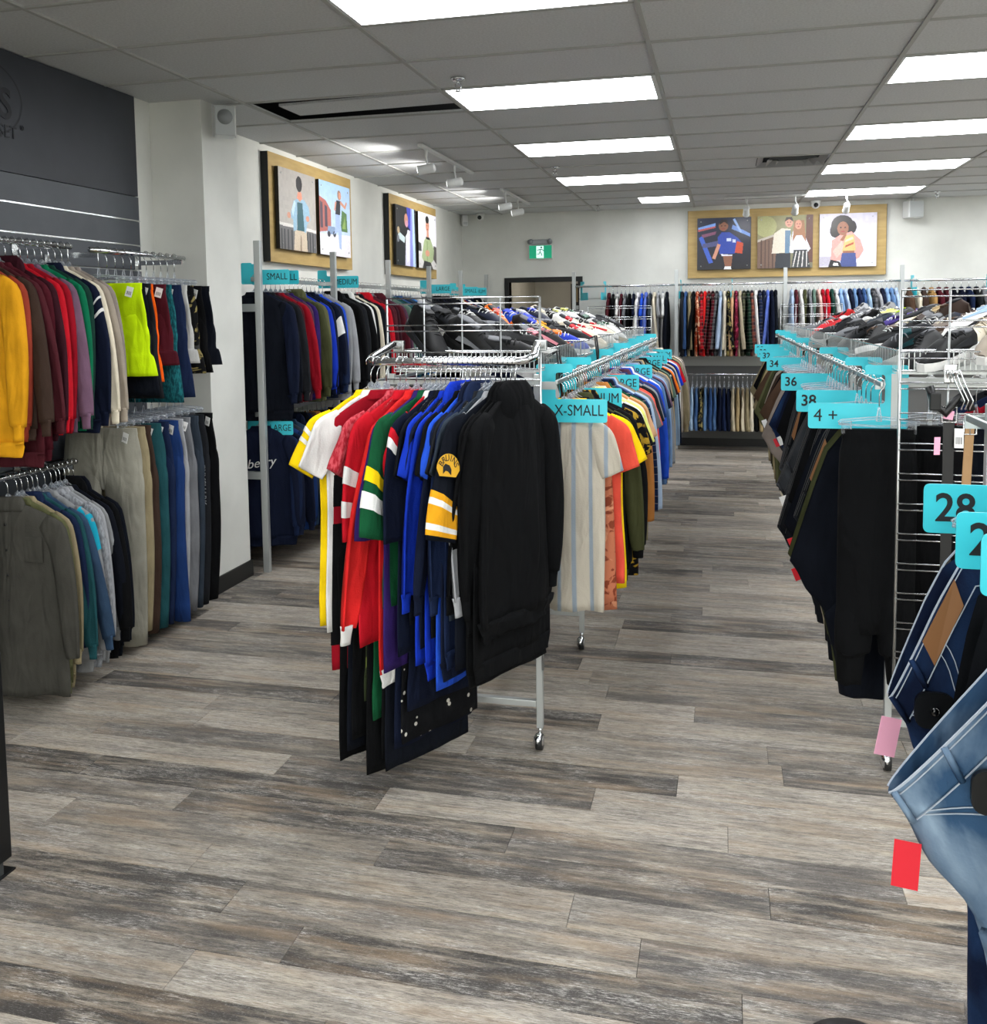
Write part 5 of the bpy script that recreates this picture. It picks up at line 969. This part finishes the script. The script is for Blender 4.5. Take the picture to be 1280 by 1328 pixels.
E2 = 'boot umber black brown brown|shoe black white white charcoal|shoe black cream white brown|shoe beige cream white sand|shoe black sand black umber|boot black charcoal black brown|shoe black cream white charcoal|shoe violet violet white purple|shoe charcoal grey black black|shoe violet white violet mauve|shoe black black black violet|shoe grey black black charcoal'
E3 = 'shoe charcoal grey lime black|shoe slate white white grey|boot black black black charcoal|shoe silver-grey white white lemon|shoe black grey black charcoal|boot charcoal black black slate|shoe ash white white grey|shoe grey white white silver-grey|shoe charcoal white grey black'
E4 = 'shoe grey white white silver-grey|shoe silver-grey white white ash|shoe red black white scarlet|shoe ash white grey grey|shoe scarlet black black red|shoe grey white white charcoal|shoe silver-grey white white grey|shoe red white black black|shoe grey black white ash'
for s, i, ph in ((E1, 0, 'behind the belt panel'), (E2, 1, 'in the purple shoes basket'), (E3, 2, 'in the grey shoes basket'), (E4, 3, 'in the red shoes basket')):
    y0 = 3.45+i*1.22; pile(sq(s), RXC-.15, RXC+.14, y0+.02, y0+1.17, -1, ph, 'shoes above the trouser rack')
# ------------------------------------------------------------------ belts on the right grid panel
gyp = RY0-.02
t = thing('belt_hook', 'silver hook with belt hangers on the wire grid panel', 'hook', (.74, gyp, 1.47))
MB().bbox(-.02, .02, -.008, .0, -.03, .03, .003).tube([(0, -.006, 0), (0, -.05, 0), (0, -.09, .01)], .005, 8).ob('hook_arm', CHROME, t)
for i, dx in enumerate((-.02, -.008, .006)):
    MB().tube([(dx, -.05, -.012), (dx+.004, -.045, .012), (dx+.016, -.04, .012), (dx+.03, -.045, -.03), (dx+.055, -.05, -.085), (dx+.045, -.05, -.115)], .0028, 6).ob('belt_hanger_wire', CHROME, t)
def belt(x, y, ztop, L, wdt, mat, lab, bow=0):
    t = thing('belt', lab, 'belt', (x, y, ztop)); m_ = MB(); n = 14; v = []; f = []
    for i in range(n+1):
        s = i/n; xx = bow*math.sin(s*PI*1.2); yy = -.004*math.sin(s*5)
        v += [(xx-wdt/2, yy-.002, -s*L), (xx+wdt/2, yy-.002, -s*L), (xx+wdt/2, yy+.002, -s*L), (xx-wdt/2, yy+.002, -s*L)]
    for i in range(n): f += [(i*4+k, i*4+(k+1) % 4, (i+1)*4+(k+1) % 4, (i+1)*4+k) for k in range(4)]
    f += [(0, 1, 2, 3), tuple(n*4+k for k in (3, 2, 1, 0))]
    m_.add(v, f).ob('strap', mat, t)
    w2 = wdt/2+.006
    MB().tube([(-w2, -.004, .03), (w2, -.004, .03), (w2, -.004, -.02), (-w2, -.004, -.02), (-w2, -.004, .03)], .003, 6).tube([(0, -.004, .03), (0, -.006, -.02)], .002, 5).ob('buckle', CHROME, t)
    hl = MB()
    for k in range(5): hl.cyl((bow*math.sin((1-(.12+k*.035)/L)*PI*1.2), -.005, -L+.12+k*.035), .003, .002, 8, 'y')
    hl.ob('belt_holes', BLACKP, t); return t
b1 = belt(.735, gyp-.02, 1.33, 1.02, .034, plain('black_leather', '#0d0d0f', .45), 'black leather belt hanging on the wire grid panel')
tagcard(b1, PINKTAG, -.0, .02, -.012, .03, .03, .2); tagcard(b1, PINKTAG, -.036, -.07, -.012, .02, .06, 0); tagcard(b1, PAPER, .03, -.04, -.012, .028, .065, 0)
belt(.80, gyp-.02, 1.29, 1.1, .028, noisy('tan_leather', '#9a764c', '#a8845a', 12, .5, .05), 'long tan leather belt hanging on the wire grid panel', -.012)
t = thing('belt', 'black webbing belt bundle clipped at the top of the wire grid panel', 'belt', (.72, gyp-.03, 1.40))
MB().tube([(-.05, 0, .03), (-.03, 0, -.03), (0, -.01, -.06), (.03, 0, -.02), (.06, 0, .02), (.08, -.01, -.05)], .014, 6).ob('strap', BLACKP, t); MB().bbox(-.05, -.015, -.02, 0, -.05, .01, .004).ob('buckle', BLACKM, t)
# loose straps hanging from the baskets
for x, y, z, lab in ((CXC+.32, 3.78, 1.5, 'black strap hanging over the boots basket rim'), (CXC+.32, 4.95, 1.53, 'black lace hanging over the bright shoes basket rim')):
    t = thing('strap', lab, 'strap', (x, y, z)); MB().tube([(-.06, 0, .01), (-.01, 0, .035), (.0, 0, -.05), (.01, .01, -.16)], .005, 6).ob('strap_band', BLACKP, t); MB().tube([(-.05, .03, .01), (-.005, .03, .035), (.006, .03, -.05), (.0, .04, -.13)], .005, 6).ob('strap_band', BLACKP, t)
# ------------------------------------------------------------------ black fixture leg at the left edge, round foot at the bottom
t = thing('display_table', 'black steel display table leg with floor plate', 'table', (-2.14, 2.27, 0))
MB().bbox(-.045, .045, -.03, .03, .06, .70, .003).ob('leg', BLACKM, t)
MB().box(-.02, .02, -.02, .02, .006, .062).ob('leg_foot', plain('grey_foot', '#55585a', .5, .6), t)
MB().bbox(-.05, .03, -.06, .06, 0, .006, .002).ob('floor_plate', BLACKM, t)
MB().bbox(-1.0, .0, -.03, .03, .62, .70, .003).ob('apron', BLACKM, t)
MB().bbox(-.99, -.9, -.03, .03, .0, .62, .003).ob('leg', BLACKM, t)
t = thing('rack_foot', 'round dark rubber foot disc on the floor by the jeans rack', 'rack foot', (.30, 2.118, 0))
MB().tube([(0, 0, 0), (0, 0, .012), (0, 0, .02)], [.115, .115, .095], 32).ob('disc', plain('dark_foot_rubber', '#161416', .5), t); MB().tube([(0, 0, .02), (0, 0, .03)], [.03, .026], 16).ob('hub', BLACKM, t)
